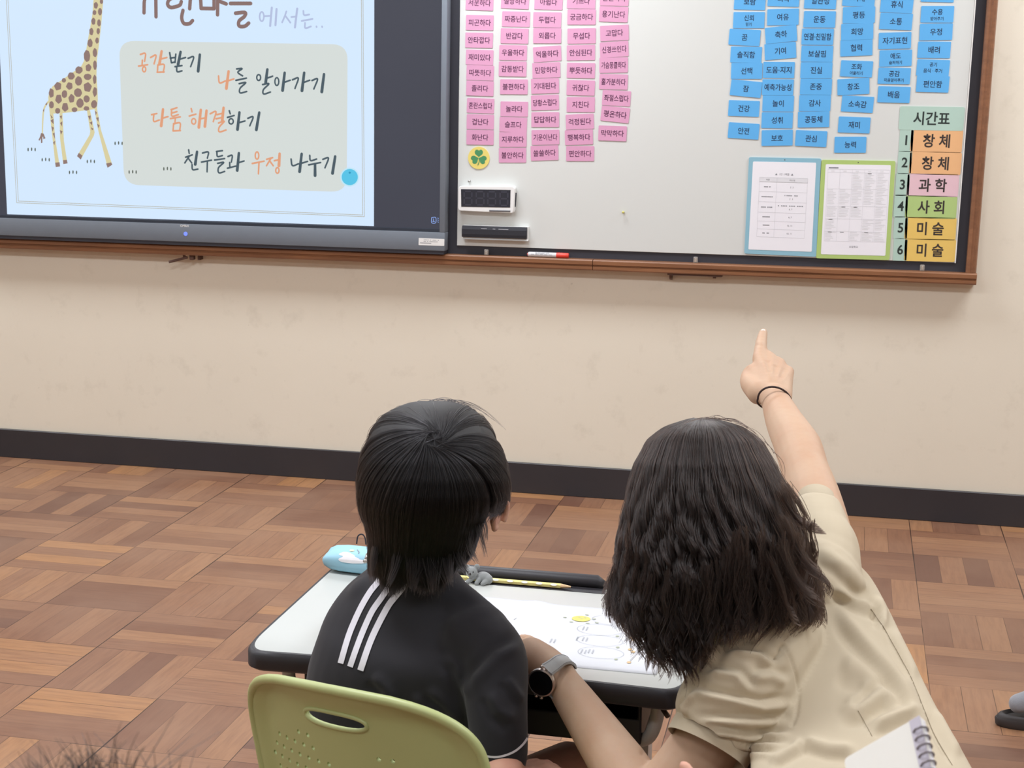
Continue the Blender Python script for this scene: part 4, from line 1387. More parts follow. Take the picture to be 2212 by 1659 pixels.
def boy():
    root = thing('person', 'child with short black hair in a black T-shirt with white stripes, seated at the desk', 'person', (2.46, -3.52, 0))
    C = pd(940, 1062, 2.33)
    face = (FWD_H * 0.86 + CAM_RT * 0.50 + UPZ * 0.12)
    bm = bmesh.new()
    add_head(bm, C + UPZ * 0.0, face, UPZ, 1.0)
    # neck, trunk core, arms, legs
    limb(bm, [(pd(930, 1150, 2.36), 0.050), (pd(915, 1230, 2.385), 0.044), (pd(905, 1300, 2.415), 0.046)])
    loft(bm, [(905, 1290, 2.41, 110, 0.055), (900, 1380, 2.39, 165, 0.070), (885, 1520, 2.385, 170, 0.062), (872, 1700, 2.40, 165, 0.060), (866, 1815, 2.405, 150, 0.06)], skew=-0.03)
    # right arm hangs, forearm forward over the lap
    sh, el, wr = pd(1062, 1440, 2.32), pd(1088, 1690, 2.225), pd(1122, 1686, 2.265)
    limb(bm, [(sh, 0.028), (sh.lerp(el, 0.5), 0.030), (el, 0.030)])
    limb(bm, [(el, 0.030), (el.lerp(wr, 0.5), 0.029), (wr, 0.022)])
    hd = FWD_H * 0.75 + CAM_RT * 0.55 + UPZ * 0.02
    add_hand_flat(bm, wr, hd, CAM_RT * 0.8 - FWD_H * 0.5, -UPZ, 0.72, 0.45)
    # left arm forward onto the desk
    sl, el2 = pd(805, 1345, 2.46), Vector((2.315, -3.315, 0.6275))
    wl = Vector((2.315, -3.16, 0.6165))
    limb(bm, [(sl, 0.030), (sl.lerp(el2, 0.5), 0.030), (el2, 0.028)])
    limb(bm, [(el2, 0.029), (el2.lerp(wl, 0.5), 0.026), (wl, 0.020)])
    add_hand_flat(bm, wl, Vector((0.30, 0.85, 0.04)), Vector((-0.9, 0.35, 0)), Vector((0, 0, -1)), 0.70, 0.16)
    hipc = pd(866, 1850, 2.41)
    hipc.z = 0.378
    side = Vector((0.90, -0.43, 0)); fw = Vector((0.40, 0.91, 0))
    for k in (-1, 1):
        h = hipc + side * (0.058 * k) - UPZ * 0.01
        kn = h + fw * 0.345 + side * (0.012 * k) + UPZ * 0.00
        an = Vector((kn.x - 0.05, kn.y + 0.02, 0.075))
        limb(bm, [(h, 0.064), (h.lerp(kn, 0.5), 0.056), (kn, 0.046)])
        limb(bm, [(kn, 0.045), (kn.lerp(an, 0.35), 0.047), (an, 0.030)])
        limb(bm, [(an - UPZ * 0.03, 0.032), (an + fw * 0.06 - UPZ * 0.045, 0.030), (an + fw * 0.13 - UPZ * 0.055, 0.022)])
    me = remesh(bm, 0.0042, 5)
    body = link_mesh('body', me, M_SKINB, root)
    # ear in view
    eo = (CAM_RT * 0.80 - FWD_H * 0.60).normalized(); ef = (FWD_H * 0.75 + CAM_RT * 0.55).normalized()
    eo = (eo - UPZ * eo.z).normalized()
    bm = bmesh.new()
    add_ear(bm, pd(1071, 1112, 2.315), (UPZ * 0.98 + CAM_RT * 0.12).normalized(), eo, ef, 0.023)
    link_mesh('ear', remesh(bm, 0.0014, 4), M_SKINB, body)
    bm = bmesh.new()
    add_ear(bm, C - CAM_RT * 0.066 + FWD_H * 0.045 - UPZ * 0.01, UPZ, (-CAM_RT + FWD_H * 0.4).normalized(), ef, 0.023)
    link_mesh('ear', remesh(bm, 0.0018, 4), M_SKINB, body)
    eyes(C, face, UPZ, 1.0, body)
    # ---- T-shirt
    bm = bmesh.new()
    loft(bm, [(905, 1222, 2.395, 88, 0.060), (900, 1250, 2.40, 112, 0.068), (892, 1290, 2.40, 152, 0.078), (896, 1345, 2.39, 196, 0.086), (904, 1400, 2.37, 226, 0.092), (893, 1470, 2.37, 236, 0.086), (882, 1560, 2.385, 232, 0.080), (872, 1700, 2.40, 218, 0.076), (866, 1835, 2.405, 206, 0.074)], skew=-0.045)
    limb(bm, [(pd(945, 1282, 2.37), 0.040), (pd(1040, 1358, 2.325), 0.036)])
    limb(bm, [(pd(1028, 1388, 2.325), 0.057), (pd(1067, 1425, 2.29), 0.047), (pd(1072, 1520, 2.26), 0.0435), (pd(1080, 1625, 2.25), 0.0385), (pd(1081, 1640, 2.248), 0.036)])
    limb(bm, [(pd(812, 1310, 2.43), 0.050), (pd(785, 1340, 2.46), 0.046), (pd(775, 1345, 2.50), 0.040)])
    me = remesh(bm, 0.0040, 16)
    ripple(me, 0.0016, 26, 3)
    S = 3.325
    K = lambda pts: [(520 + x / S, 1160 + y / S) for x, y in pts]
    folds(me, [(K([(2040, 760), (1850, 860), (1700, 1020), (1650, 1150)]), 13, 0.0056, 'fold'),
               (K([(1450, 830), (1560, 930), (1600, 1060), (1650, 1180)]), 12, 0.0051, 'fold'),
               (K([(1330, 1080), (1480, 1200), (1600, 1360)]), 12, 0.0058, 'fold'),
               (K([(1230, 1120), (1330, 1230), (1480, 1330)]), 11, 0.0048, 'fold'),
               (K([(940, 980), (1040, 1080), (1110, 1200)]), 13, 0.0048, 'fold'),
               (K([(1780, 1100), (1860, 1250), (1990, 1330)]), 13, 0.0048, 'fold'),
               (K([(1900, 1000), (1980, 1120), (2040, 1200)]), 10, 0.0040, 'fold'),
               (K([(1990, 620), (2060, 720), (2045, 800)]), 7, 0.0048, 'ridge'),
               (K([(1550, 340), (1750, 480), (1930, 560), (2020, 660)]), 22, 0.0040, 'ridge')])
    shirt = link_mesh('shirt', me, M_BLACKTEE, root)
    st = sheet_on(me, [K([(1028, 262), (985, 330), (930, 400), (868, 505), (812, 625), (770, 735), (720, 908)]), K([(1112, 258), (1078, 340), (1020, 430), (950, 530), (895, 645), (845, 770), (788, 932)]), K([(1196, 285), (1165, 365), (1105, 440), (1060, 500), (985, 640), (925, 775), (862, 958)])],
                  [12.4, 12.4, 13.4], 0.0012)
    so = obj('shoulder_stripes', st, M_STRIPE, shirt, smooth=True); so['label'] = 'three pale stripes running from the neck down the back'
    st = sheet_on(me, [[(1036, 1626), (1052, 1633), (1072, 1635), (1092, 1631), (1112, 1622), (1128, 1608), (1138, 1594)]], [4.6], 0.0012)
    so = obj('sleeve_piping', st, M_STRIPE, shirt, smooth=True); so['label'] = 'white piping on the sleeve'
    # shorts and shoes
    bm = bmesh.new()
    limb(bm, [(hipc - side * 0.045, 0.082), (hipc + side * 0.045, 0.082)])
    for k in (-1, 1):
        h = hipc + side * (0.058 * k) - UPZ * 0.01; kn = h + fw * 0.345 + side * (0.012 * k)
        limb(bm, [(h, 0.074), (h.lerp(kn, 0.35), 0.066), (h.lerp(kn, 0.48), 0.063)])
    link_mesh('shorts', remesh(bm, 0.008, 4), M_SHORTS, root)
    for k in (-1, 1):
        h = hipc + side * (0.058 * k) - UPZ * 0.01; kn = h + fw * 0.345 + side * (0.012 * k)
        an = Vector((kn.x - 0.05, kn.y + 0.02, 0.075))
        bm = bmesh.new(); a = Vector((an.x, an.y, 0.034))
        limb(bm, [(a - fw * 0.03, 0.033), (a + fw * 0.06, 0.033), (a + fw * 0.14 - UPZ * 0.002, 0.031)])
        link_mesh('indoor_shoe', remesh(bm, 0.005, 3), mk('indoor_shoe_white', rgb(214, 214, 210), 0.6), root)
    # ---- hair
    env = Envelope([(866, 905, 968, 2.325, 0.02), (870, 880, 992, 2.325, 0.035), (880, 850, 1022, 2.325, 0.055), (900, 821, 1047, 2.325, 0.078), (930, 798, 1069, 2.325, 0.098), (960, 784, 1084, 2.325, 0.108), (1000, 773, 1096, 2.325, 0.117), (1040, 769.5, 1101, 2.325, 0.121),
                    (1080, 772, 1098, 2.325, 0.119), (1110, 779, 1082, 2.325, 0.112), (1135, 790, 1064, 2.327, 0.104), (1165, 797, 1050, 2.33, 0.093), (1200, 797, 1040, 2.337, 0.082), (1230, 797, 1015, 2.345, 0.074), (1255, 800, 1005, 2.35, 0.072), (1290, 802, 1000, 2.352, 0.073)])

    def yend(th):
        u, s = np.cos(th), np.sin(th)
        y = 1262 + 6 * np.sin(u * 9)
        y = np.where(u < -0.78, 1246 - (-0.78 - u) * 100, y)
        y = np.where(u > 0.62, 1244 - (u - 0.62) * 170, y)
        y = np.where((u > 0.80) & (s < 0.55), 1102, y)
        y = np.where((u < -0.45) & (s < 0.3) & (s > -0.5), 1222, y)
        far = (s < 0.12) & ~((u < -0.45) & (s > -0.5))
        y = np.where(far & (u <= 0.80), np.where(s < -0.55, 1015, 1105), y)
        return y
    hair = obj('hair', cap_mesh(env, lambda t: yend(t) + 4, 0.95), M_HAIRBC, root, smooth=True)
    rg = np.random.default_rng(5)
    n, kk = 22000, 14
    th = rg.uniform(0, 2 * np.pi, n)
    near = rg.random(n) < 0.55
    th = np.where(near, rg.uniform(-0.15, np.pi + 0.15, n), th)
    ye = yend(th) + rg.normal(0, 9, n)
    c0 = np.array(pd(938, 1050, 2.325)[:])

    def local(P):
        q = P - c0
        return np.stack([q @ N_RT, -(q @ N_UP), q @ N_FW], -1)
    E = local(env.point(th, ye, np.ones(n)))
    W = local(np_at(np.array([938.0]), np.array([950.0]), np.array([2.325 - 0.101])))[0]
    We = W / np.linalg.norm(W); Ee = E / np.linalg.norm(E, axis=1)[:, None]
    om = np.arccos(np.clip(Ee @ We, -1, 1))[:, None]
    t0 = rg.random(n) ** 1.7 * 0.75; t0[rg.random(n) < 0.10] = 0.0
    t1 = np.minimum(1.0, t0 + rg.uniform(0.55, 1.0, n))
    T = t0[:, None] + (t1 - t0)[:, None] * np.linspace(0, 1, kk)[None]
    Mi = local(env.point(th, np.minimum(1050.0, 0.5 * ye + 480), np.ones(n))); Mi /= np.linalg.norm(Mi, axis=1)[:, None]
    D = ((1 - T) ** 2)[..., None] * We + (2.4 * T * (1 - T))[..., None] * Mi[:, None, :] + (T ** 2)[..., None] * Ee[:, None, :]
    D /= np.linalg.norm(D, axis=-1)[..., None]
    # a light swirl around the whorl and clumped sideways drift
    cl = rg.normal(0, 1, 260)[(th / (2 * np.pi) * 259.9).astype(int) % 260]
    axis = np.cross(D, We); axis /= np.maximum(1e-6, np.linalg.norm(axis, axis=-1))[..., None]
    D = D + axis * (0.10 * np.exp(-T * 6) + 0.007 * cl[:, None] * np.sin(T * 4 + cl[:, None] * 3) + rg.normal(0, 0.028, n)[:, None] * T)[..., None]
    D /= np.linalg.norm(D, axis=-1)[..., None]
    lo = np.full(T.shape, 0.01); hi = np.full(T.shape, 0.35)
    for _ in range(18):
        m = (lo + hi) / 2
        Q = D * m[..., None]
        P = c0 + Q[..., 0:1] * N_RT - Q[..., 1:2] * N_UP + Q[..., 2:3] * N_FW
        px, py, dz = np_px(P)
        xc, a, dc, b = env.at(py)
        ins = ((px - xc) / a) ** 2 + ((dz - dc) / b) ** 2 < 1
        ins &= (py > env.y[0]) & (py < env.y[-1])
        lo = np.where(ins, m, lo); hi = np.where(ins, hi, m)
    s = np.linspace(0, 1, kk)[None]
    rho = (0.955 + 0.044 * s ** 0.8) + rg.normal(0, 0.010, n)[:, None] + (0.03 * (rg.random(n) < 0.03))[:, None] * s ** 2
    Q = D * (lo * rho)[..., None]
    P = c0 + Q[..., 0:1] * N_RT - Q[..., 1:2] * N_UP + Q[..., 2:3] * N_FW
    # loose tufts at the nape and by the ear
    ex = []
    for pts, d, k, sp in (([(1030, 1120), (1040, 1160), (1049, 1197)], 2.262, 34, 5), ([(1010, 1150), (1020, 1195), (1033, 1218)], 2.262, 34, 6), ([(985, 1180), (995, 1215), (1012, 1240)], 2.268, 70, 8), ([(1040, 1110), (1050, 1140), (1052, 1170)], 2.268, 20, 4),
                          ([(860, 1195), (850, 1235), (838, 1262)], 2.268, 70, 9), ([(930, 1200), (932, 1240), (935, 1268)], 2.262, 110, 16), ([(900, 1200), (898, 1240), (893, 1262)], 2.262, 110, 14), ([(960, 1195), (966, 1235), (972, 1262)], 2.264, 90, 12), ([(815, 1180), (806, 1215), (802, 1240)], 2.29, 50, 6)):
        L = np.array([(q.x, q.y) for q in smooth_line([Vector((x, y, 0)) for x, y in pts], 7)])
        L = L[np.linspace(0, len(L) - 1, kk).astype(int)]
        for _ in range(k):
            o = rg.normal(0, sp, 2); f = rg.uniform(0.7, 1.05)
            l2 = L[0] + (L - L[0]) * f
            ex.append(np_at(l2[:, 0] + o[0] * (1 - 0.55 * s[0]), l2[:, 1] + o[1] * 0.6, d + rg.normal(0, 0.004) + 0.018 * s[0] ** 2 * 0))
    for _ in range(16):        # flyaway hairs over the crown
        a = rg.uniform(0.35, 1.5); x0 = 945 + rg.normal(0, 30)
        xs = x0 + np.linspace(0, 1, kk) * rg.uniform(60, 140) * np.sign(rg.normal() + 0.9)
        ys = 868 + 0.0032 * (xs - 955) ** 2 * 1.0 - 9 * np.sin(np.linspace(0, np.pi, kk)) * rg.uniform(0.3, 1.3)
        ex.append(np_at(xs, ys, 2.32))
    P = np.concatenate([P, np.array(ex)])
    hair_strands('hair_strands', P, 0.00030, 0.00012, M_HAIRB, hair)
    return root

# ------------------------------------------------------------------ the adult pointing at the board
M_BEIGE = cloth_mat('beige_cotton', rgb(192, 179, 155), 0.82, 1100, 0.10, 0.12, 0.025)
M_SEAM = mk('seam_thread', rgb(120, 106, 84), 0.9)
M_PLUM = cloth_mat('dark_plum_trousers', rgb(74, 60, 66), 0.85)
M_HAIRT = hair_mat('dark_brown_hair', (0.0085, 0.0052, 0.0042, 1), 0.28)
M_HAIRTC = mk('dark_hair_underlayer', rgb(24, 19, 19), 0.6)


def teacher():
    root = thing('person', 'adult with wavy dark hair in a beige shirt, one arm raised, pointing at the board', 'person', (3.05, -3.62, 0))
    C = pd(1530, 1110, 2.285)
    face = FWD_H * 0.80 - CAM_RT * 0.45 + UPZ * 0.10
    bm = bmesh.new()
    add_head(bm, C, face, UPZ, 0.98)
    limb(bm, [(pd(1590, 1180, 2.31), 0.055), (pd(1650, 1240, 2.33), 0.054), (pd(1700, 1290, 2.33), 0.06)])
    loft(bm, [(1720, 1235, 2.37, 80, 0.06), (1762, 1310, 2.33, 115, 0.085), (1800, 1410, 2.25, 135, 0.09), (1850, 1530, 2.15, 140, 0.09), (1890, 1660, 2.06, 170, 0.095), (1925, 1800, 1.99, 200, 0.10)])
    # raised arm
    sh, el, wr = pd(1782, 1195, 2.37), pd(1738, 1012, 2.545), pd(1672, 858, 2.75)
    limb(bm, [(sh, 0.046), (sh.lerp(el, 0.55) + CAM_RT * 0.004, 0.0405), (el, 0.0365)])
    limb(bm, [(el, 0.0370), (el.lerp(wr, 0.28) + CAM_RT * 0.004, 0.0375), (el.lerp(wr, 0.62), 0.0310), (el.lerp(wr, 0.88), 0.0252), (wr, 0.0245)])
    # pointing hand, back of the hand to the camera
    K = {'i': pd(1640, 774, 2.855), 'm': pd(1662, 774, 2.865), 'r': pd(1683, 786, 2.86), 'l': pd(1702, 803, 2.845)}
    hb = wr.lerp(K['m'], 0.12)
    for k, r in (('i', 0.0150), ('m', 0.0150), ('r', 0.0145), ('l', 0.0135)):
        limb(bm, [(hb + (K[k] - K['m']) * 0.42, 0.0185), (hb.lerp(K[k], 0.6) + (K[k] - K['m']) * 0.10, 0.0155), (K[k], r * 0.84)], 4, 14)
    limb(bm, [(K['i'], 0.0122), (pd(1644, 744, 2.905), 0.0108), (pd(1646, 731, 2.925), 0.0100), (pd(1649, 718, 2.945), 0.0082)], 5, 14)
    for k, dx, r in (('m', 2, 0.0115), ('r', 0, 0.0110), ('l', -4, 0.0098)):
        p = K[k]
        q = [p, p + CAM_FWD * 0.030 + CAM_UP * 0.004 + CAM_RT * dx * 0.0008, p + CAM_FWD * 0.044 - CAM_UP * 0.020, p + CAM_FWD * 0.024 - CAM_UP * 0.034]
        limb(bm, [(q[0], r), (q[1], r * 0.95), (q[2], r * 0.85), (q[3], r * 0.75)], 5, 14)
    limb(bm, [(pd(1640, 848, 2.775), 0.0215), (pd(1617, 826, 2.81), 0.0150), (pd(1621, 802, 2.86), 0.0115), (pd(1640, 797, 2.905), 0.0095)], 5, 14)
    limb(bm, [(pd(1648, 842, 2.78), 0.020), (pd(1626, 800, 2.835), 0.0125)], 4, 14)
    # supporting arm towards the desk, in front of the child
    m2 = pd(1530, 1600, 2.165)
    s2, e2, w2 = pd(1640, 1400, 2.20), pd(1402, 1748, 2.15), pd(1200, 1452, 2.36)
    limb(bm, [(s2, 0.044), (m2, 0.046), (e2 + CAM_RT * 0.006, 0.042)])
    limb(bm, [(e2, 0.041), (e2.lerp(w2, 0.30), 0.0395), (e2.lerp(w2, 0.62), 0.0325), (e2.lerp(w2, 0.90), 0.0258), (w2, 0.0258)])
    hk = pd(1148, 1412, 2.4405)
    limb(bm, [(w2, 0.0268), (w2.lerp(hk, 0.5) , 0.0275), (hk, 0.025)])
    add_hand_flat(bm, w2.lerp(hk, 0.55), Vector((hk.x - w2.x - 0.028, hk.y - w2.y + 0.015, 0.008)), Vector((0.45, 0.85, 0.0)), Vector((0, 0, -1)), 0.92, 0.16)
    me = remesh(bm, 0.0034, 6)
    Z = lambda pts: [(1560 + x / 3.95, 680 + y / 3.95) for x, y in pts]
    folds(me, [(Z([(330, 370), (380, 480), (420, 580)]), 4, 0.0022, 'ridge'), (Z([(420, 360), (425, 480), (430, 580)]), 4, 0.0020, 'ridge'), (Z([(500, 400), (480, 500), (450, 590)]), 4, 0.0016, 'ridge'), (Z([(575, 470), (530, 540), (470, 600)]), 4, 0.0012, 'ridge'),
               (Z([(455, 430), (450, 520)]), 5, 0.0018, 'seam'), (Z([(390, 390), (400, 500)]), 5, 0.0018, 'seam'), (Z([(540, 460), (500, 540)]), 4, 0.0014, 'seam'),
               (Z([(285, 255), (335, 258)]), 1.6, 0.0014, 'seam'), (Z([(290, 250), (325, 235), (360, 250)]), 4, 0.0008, 'ridge'),
               ([(1386, 1632), (1398, 1616), (1414, 1592)], 5, 0.0016, 'seam')])
    body = link_mesh('body', me, M_SKINT, root)
    bm = bmesh.new(); ball(bm, pd(1648.5, 717.5, 2.936), 0.0050, 0.0030, 0.0058, 10)
    nl = obj('fingernail', bm, mk('nail_pink', rgb(240, 214, 206), 0.25), body, smooth=True)
    eyes(C, face, UPZ, 0.98, body)
    bm = bmesh.new()
    for k in (-1, 1):
        sd = face.cross(UPZ).normalized()
        add_ear(bm, C + sd * (0.073 * k) - UPZ * 0.01, UPZ, sd * k, face.normalized(), 0.028)
    link_mesh('ears', remesh(bm, 0.002, 3), M_SKINT, body)
    # hair tie on the wrist
    c = pd(1671, 864, 2.742); axv = (wr - el).normalized()
    t1 = (CAM_RT - axv * CAM_RT.dot(axv)).normalized(); t2 = axv.cross(t1)
    A = pd(1637, 862, 2.725); Bq = pd(1710, 872, 2.73); mid = (A + Bq) / 2
    u = (Bq - A) / 2
    w = (CAM_FWD * 0.88 + CAM_UP * -0.28) * 0.034
    topc = pd(1674, 836, 2.712) - mid
    pts = [mid + u * math.cos(a) + (topc * math.sin(a) if math.sin(a) > 0 else -w * math.sin(a) * 1.3) for a in np.linspace(0, 2 * math.pi, 37)[:-1]]
    bm = bmesh.new(); tube(bm, pts, 0.0017, 8, closed=True)
    obj('hair_tie_bracelet', bm, mk('dark_brown_elastic', rgb(52, 34, 32), 0.7), root, smooth=True)['label'] = 'thin dark elastic band on the raised wrist'
    watch(root, e2, w2)
    # ---- shirt
    bm = bmesh.new()
    loft(bm, [(1728, 1196, 2.37, 78, 0.050), (1745, 1232, 2.36, 122, 0.07), (1765, 1300, 2.325, 146, 0.098), (1800, 1405, 2.245, 163, 0.108), (1845, 1525, 2.145, 176, 0.108), (1860, 1655, 2.055, 238, 0.112), (1912, 1800, 1.985, 255, 0.12), (1935, 1900, 1.96, 255, 0.125)])
    # raised sleeve
    limb(bm, [(pd(1752, 1270, 2.33), 0.075), (pd(1782, 1200, 2.365), 0.050), (pd(1772, 1150, 2.40), 0.043), (pd(1766, 1118, 2.43), 0.041)])
    # near sleeve, full and gathered into a band
    limb(bm, [(pd(1672, 1378, 2.22), 0.066), (pd(1628, 1428, 2.18), 0.070), (pd(1596, 1490, 2.15), 0.069), (pd(1556, 1550, 2.132), 0.064), (pd(1538, 1582, 2.13), 0.054), (pd(1524, 1605, 2.125), 0.0475), (pd(1510, 1640, 2.125), 0.047)])
    me = remesh(bm, 0.0036, 5)
    # the near sleeve ends where its cuff begins
    cc = (pd(1444, 1578, 2.15) + pd(1610, 1660, 2.10)) / 2
    cd = (m2 - s2).normalized(); cc = cc - cd * 0.016
    cu = pd(1610, 1660, 2.10) - pd(1444, 1578, 2.15); cn = cu.cross(cu.cross(cd)).normalized()
    cn = cn if cn.dot(cd) > 0 else -cn
    bm = bmesh.new(); bm.from_mesh(me)

    ca = (cc - s2).normalized()

    def on_sleeve(c):
        q = c - s2
        return (q - ca * q.dot(ca)).length < 0.095 and q.dot(ca) > 0.06 and np_px(np.array([c[:]]))[0][0] < 1616
    fs = [f for f in bm.faces if on_sleeve(f.calc_center_median())]
    es = {e for f in fs for e in f.edges}; vsx = {v for f in fs for v in f.verts}
    bmesh.ops.bisect_plane(bm, geom=fs + list(es) + list(vsx), plane_co=cc, plane_no=cn, dist=1e-5)
    kill = [f for f in bm.faces if on_sleeve(f.calc_center_median()) and (f.calc_center_median() - cc).dot(cn) > 0]
    bmesh.ops.delete(bm, geom=kill, context='FACES')
    for f in bm.faces: f.smooth = True
    bm.to_mesh(me); bm.free(); me.update()
    ripple(me, 0.0020, 30, 8)
    S = 2.6587
    Q = lambda pts: [(1380 + x / S, 1240 + y / S) for x, y in pts]
    folds(me, [
        (Q([(900, 925), (620, 950), (420, 905), (310, 860)]), 8, 0.0075, 'fold'), (Q([(880, 985), (640, 1000), (450, 965), (340, 900)]), 7, 0.0072, 'fold'),
        (Q([(880, 850), (640, 855), (420, 850), (290, 840)]), 9, 0.0065, 'fold'), (Q([(910, 745), (700, 770), (520, 730), (330, 690), (250, 730)]), 10, 0.0087, 'fold'),
        (Q([(800, 560), (690, 470), (560, 455), (480, 480)]), 9, 0.0072, 'fold'), (Q([(860, 640), (760, 590), (640, 600)]), 12, 0.0065, 'fold'), (Q([(480, 400), (430, 470), (400, 520)]), 9, 0.0087, 'fold'),
        (Q([(640, 690), (560, 590), (440, 570), (380, 600)]), 10, 0.0065, 'fold'), (Q([(560, 350), (640, 330), (700, 370)]), 9, 0.0065, 'fold'), (Q([(330, 680), (260, 760), (270, 820)]), 7, 0.0065, 'fold'),
        (Q([(800, 1045), (620, 1040), (480, 1010)]), 6, 0.0051, 'fold'),
        (Q([(1130, 160), (1210, 290), (1330, 430), (1480, 590), (1620, 790)]), 14, 0.0090, 'fold'),
        (Q([(1130, 790), (1260, 780), (1400, 690), (1520, 730)]), 15, 0.0084, 'fold'), (Q([(1310, 880), (1440, 830), (1560, 780), (1640, 800)]), 12, 0.0084, 'fold'),
        (Q([(930, 950), (1090, 1000), (1260, 1010)]), 12, 0.0080, 'fold'), (Q([(1180, 760), (1260, 690), (1330, 610)]), 10, 0.0043, 'fold'),
        (Q([(1110, 60), (1230, 150), (1330, 190), (1390, 160)]), 10, 0.0070, 'fold'), (Q([(1360, 120), (1400, 220), (1400, 330)]), 9, 0.0072, 'fold'), (Q([(1440, 300), (1540, 480), (1600, 620)]), 12, 0.0051, 'fold'),
        (Q([(1700, 760), (1760, 900), (1850, 1060)]), 12, 0.0051, 'fold'), (Q([(1150, 500), (1300, 560), (1400, 640)]), 22, 0.0065, 'fold'), (Q([(740, 1090), (900, 1000), (940, 930)]), 9, 0.0065, 'fold'),
        ([(1760, 1180), (1830, 1230), (1880, 1290)], 14, 0.0065, 'fold'),
        (Q([(825, 400), (870, 480), (905, 580), (920, 690), (905, 800), (880, 880)]), 2.6, 0.0028, 'seam'), (Q([(828, 405), (808, 460), (790, 488)]), 3.2, 0.0055, 'seam'),
        (Q([(1300, 150), (1400, 300), (1480, 440), (1560, 590), (1630, 760), (1700, 930), (1800, 1100)]), 2.4, 0.0022, 'seam'), (Q([(1255, 780), (1300, 860), (1340, 935)]), 2.2, 0.0018, 'seam')])
    shirt = link_mesh('shirt', me, M_BEIGE, root)
    st = sheet_on(me, [Q([(1330, 200), (1400, 300), (1480, 440), (1560, 590), (1630, 760), (1700, 930), (1800, 1100)]), Q([(1257, 785), (1300, 860), (1340, 935)])], [1.3, 1.0], 0.0007)
    obj('seam_stitching', st, M_SEAM, shirt)
    def cuff(a, b, dn, v, ln, name='sleeve_cuff'):
        ctr = (a + b) / 2; u = (b - a) / 2; bm = bmesh.new(); rings = []
        for q, k in ((-ln, 0.985), (-ln * 0.86, 1.01), (-ln * 0.4, 1.015), (0.0, 1.01), (0.0, 0.985), (-ln * 0.93, 0.965)):
            rings.append([bm.verts.new(ctr + dn * q + (u * math.cos(t) + v * math.sin(t)) * k) for t in np.linspace(0, 2 * math.pi, 41)[:-1]])
        for r0, r1 in zip(rings, rings[1:] + rings[:1]):
            for k in range(40):
                bm.faces.new((r0[k], r0[(k + 1) % 40], r1[(k + 1) % 40], r1[k]))
        obj(name, bm, M_BEIGE, shirt, auto=50)
    a, b = pd(1444, 1578, 2.15), pd(1610, 1660, 2.10)
    dn = (m2 - s2).normalized()
    cuff(a, b, dn, (b - a).cross(dn).normalized() * ((b - a).length * 0.47), 0.036)
    a, b = pd(1722, 1068, 2.45), pd(1803, 1098, 2.445)
    dn = (el - sh).normalized()
    cuff(a, b, dn, (b - a).cross(dn).normalized() * ((b - a).length * 0.52), 0.022)
    # ---- trousers and shoes (kneeling, below the picture)
    hip = pd(1930, 1905, 2.0); bm = bmesh.new()
    limb(bm, [(hip + UPZ * 0.0, 0.115), (hip - UPZ * 0.05, 0.125)])
    side = Vector((0.95, -0.10, 0)); fw = Vector((-0.15, 0.95, 0))
    for k, kn in ((-1, Vector((hip.x - 0.18, hip.y + 0.36, 0.40))), (1, Vector((hip.x + 0.16, hip.y + 0.30, 0.075)))):
        h = hip + side * 0.085 * k - UPZ * 0.05
        an = Vector((kn.x + 0.02, kn.y - 0.06, 0.10)) if k < 0 else Vector((kn.x + 0.03, kn.y - 0.38, 0.075))
        limb(bm, [(h, 0.092), (h.lerp(kn, 0.5), 0.080), (kn, 0.066)])
        limb(bm, [(kn, 0.064), (kn.lerp(an, 0.4), 0.058), (an, 0.044)])
    limb(bm, [(pd(1900, 1800, 2.05), 0.075), (pd(1740, 1720, 2.13), 0.070), (pd(1640, 1690, 2.20), 0.055)])
    link_mesh('trousers', remesh(bm, 0.009, 4), M_PLUM, root)
    for a, d in ((Vector((hip.x - 0.16, hip.y + 0.30, 0.045)), fw), (Vector((hip.x + 0.19, hip.y - 0.10, 0.060)), Vector((0, -0.6, -0.3)).normalized())):
        bm = bmesh.new(); limb(bm, [(a - d * 0.04, 0.040), (a + d * 0.06, 0.040), (a + d * 0.15, 0.032)])
        link_mesh('indoor_shoe', remesh(bm, 0.006, 3), mk('indoor_shoe_grey', rgb(150, 148, 146), 0.6), root)
    teacher_hair(root)
    return root


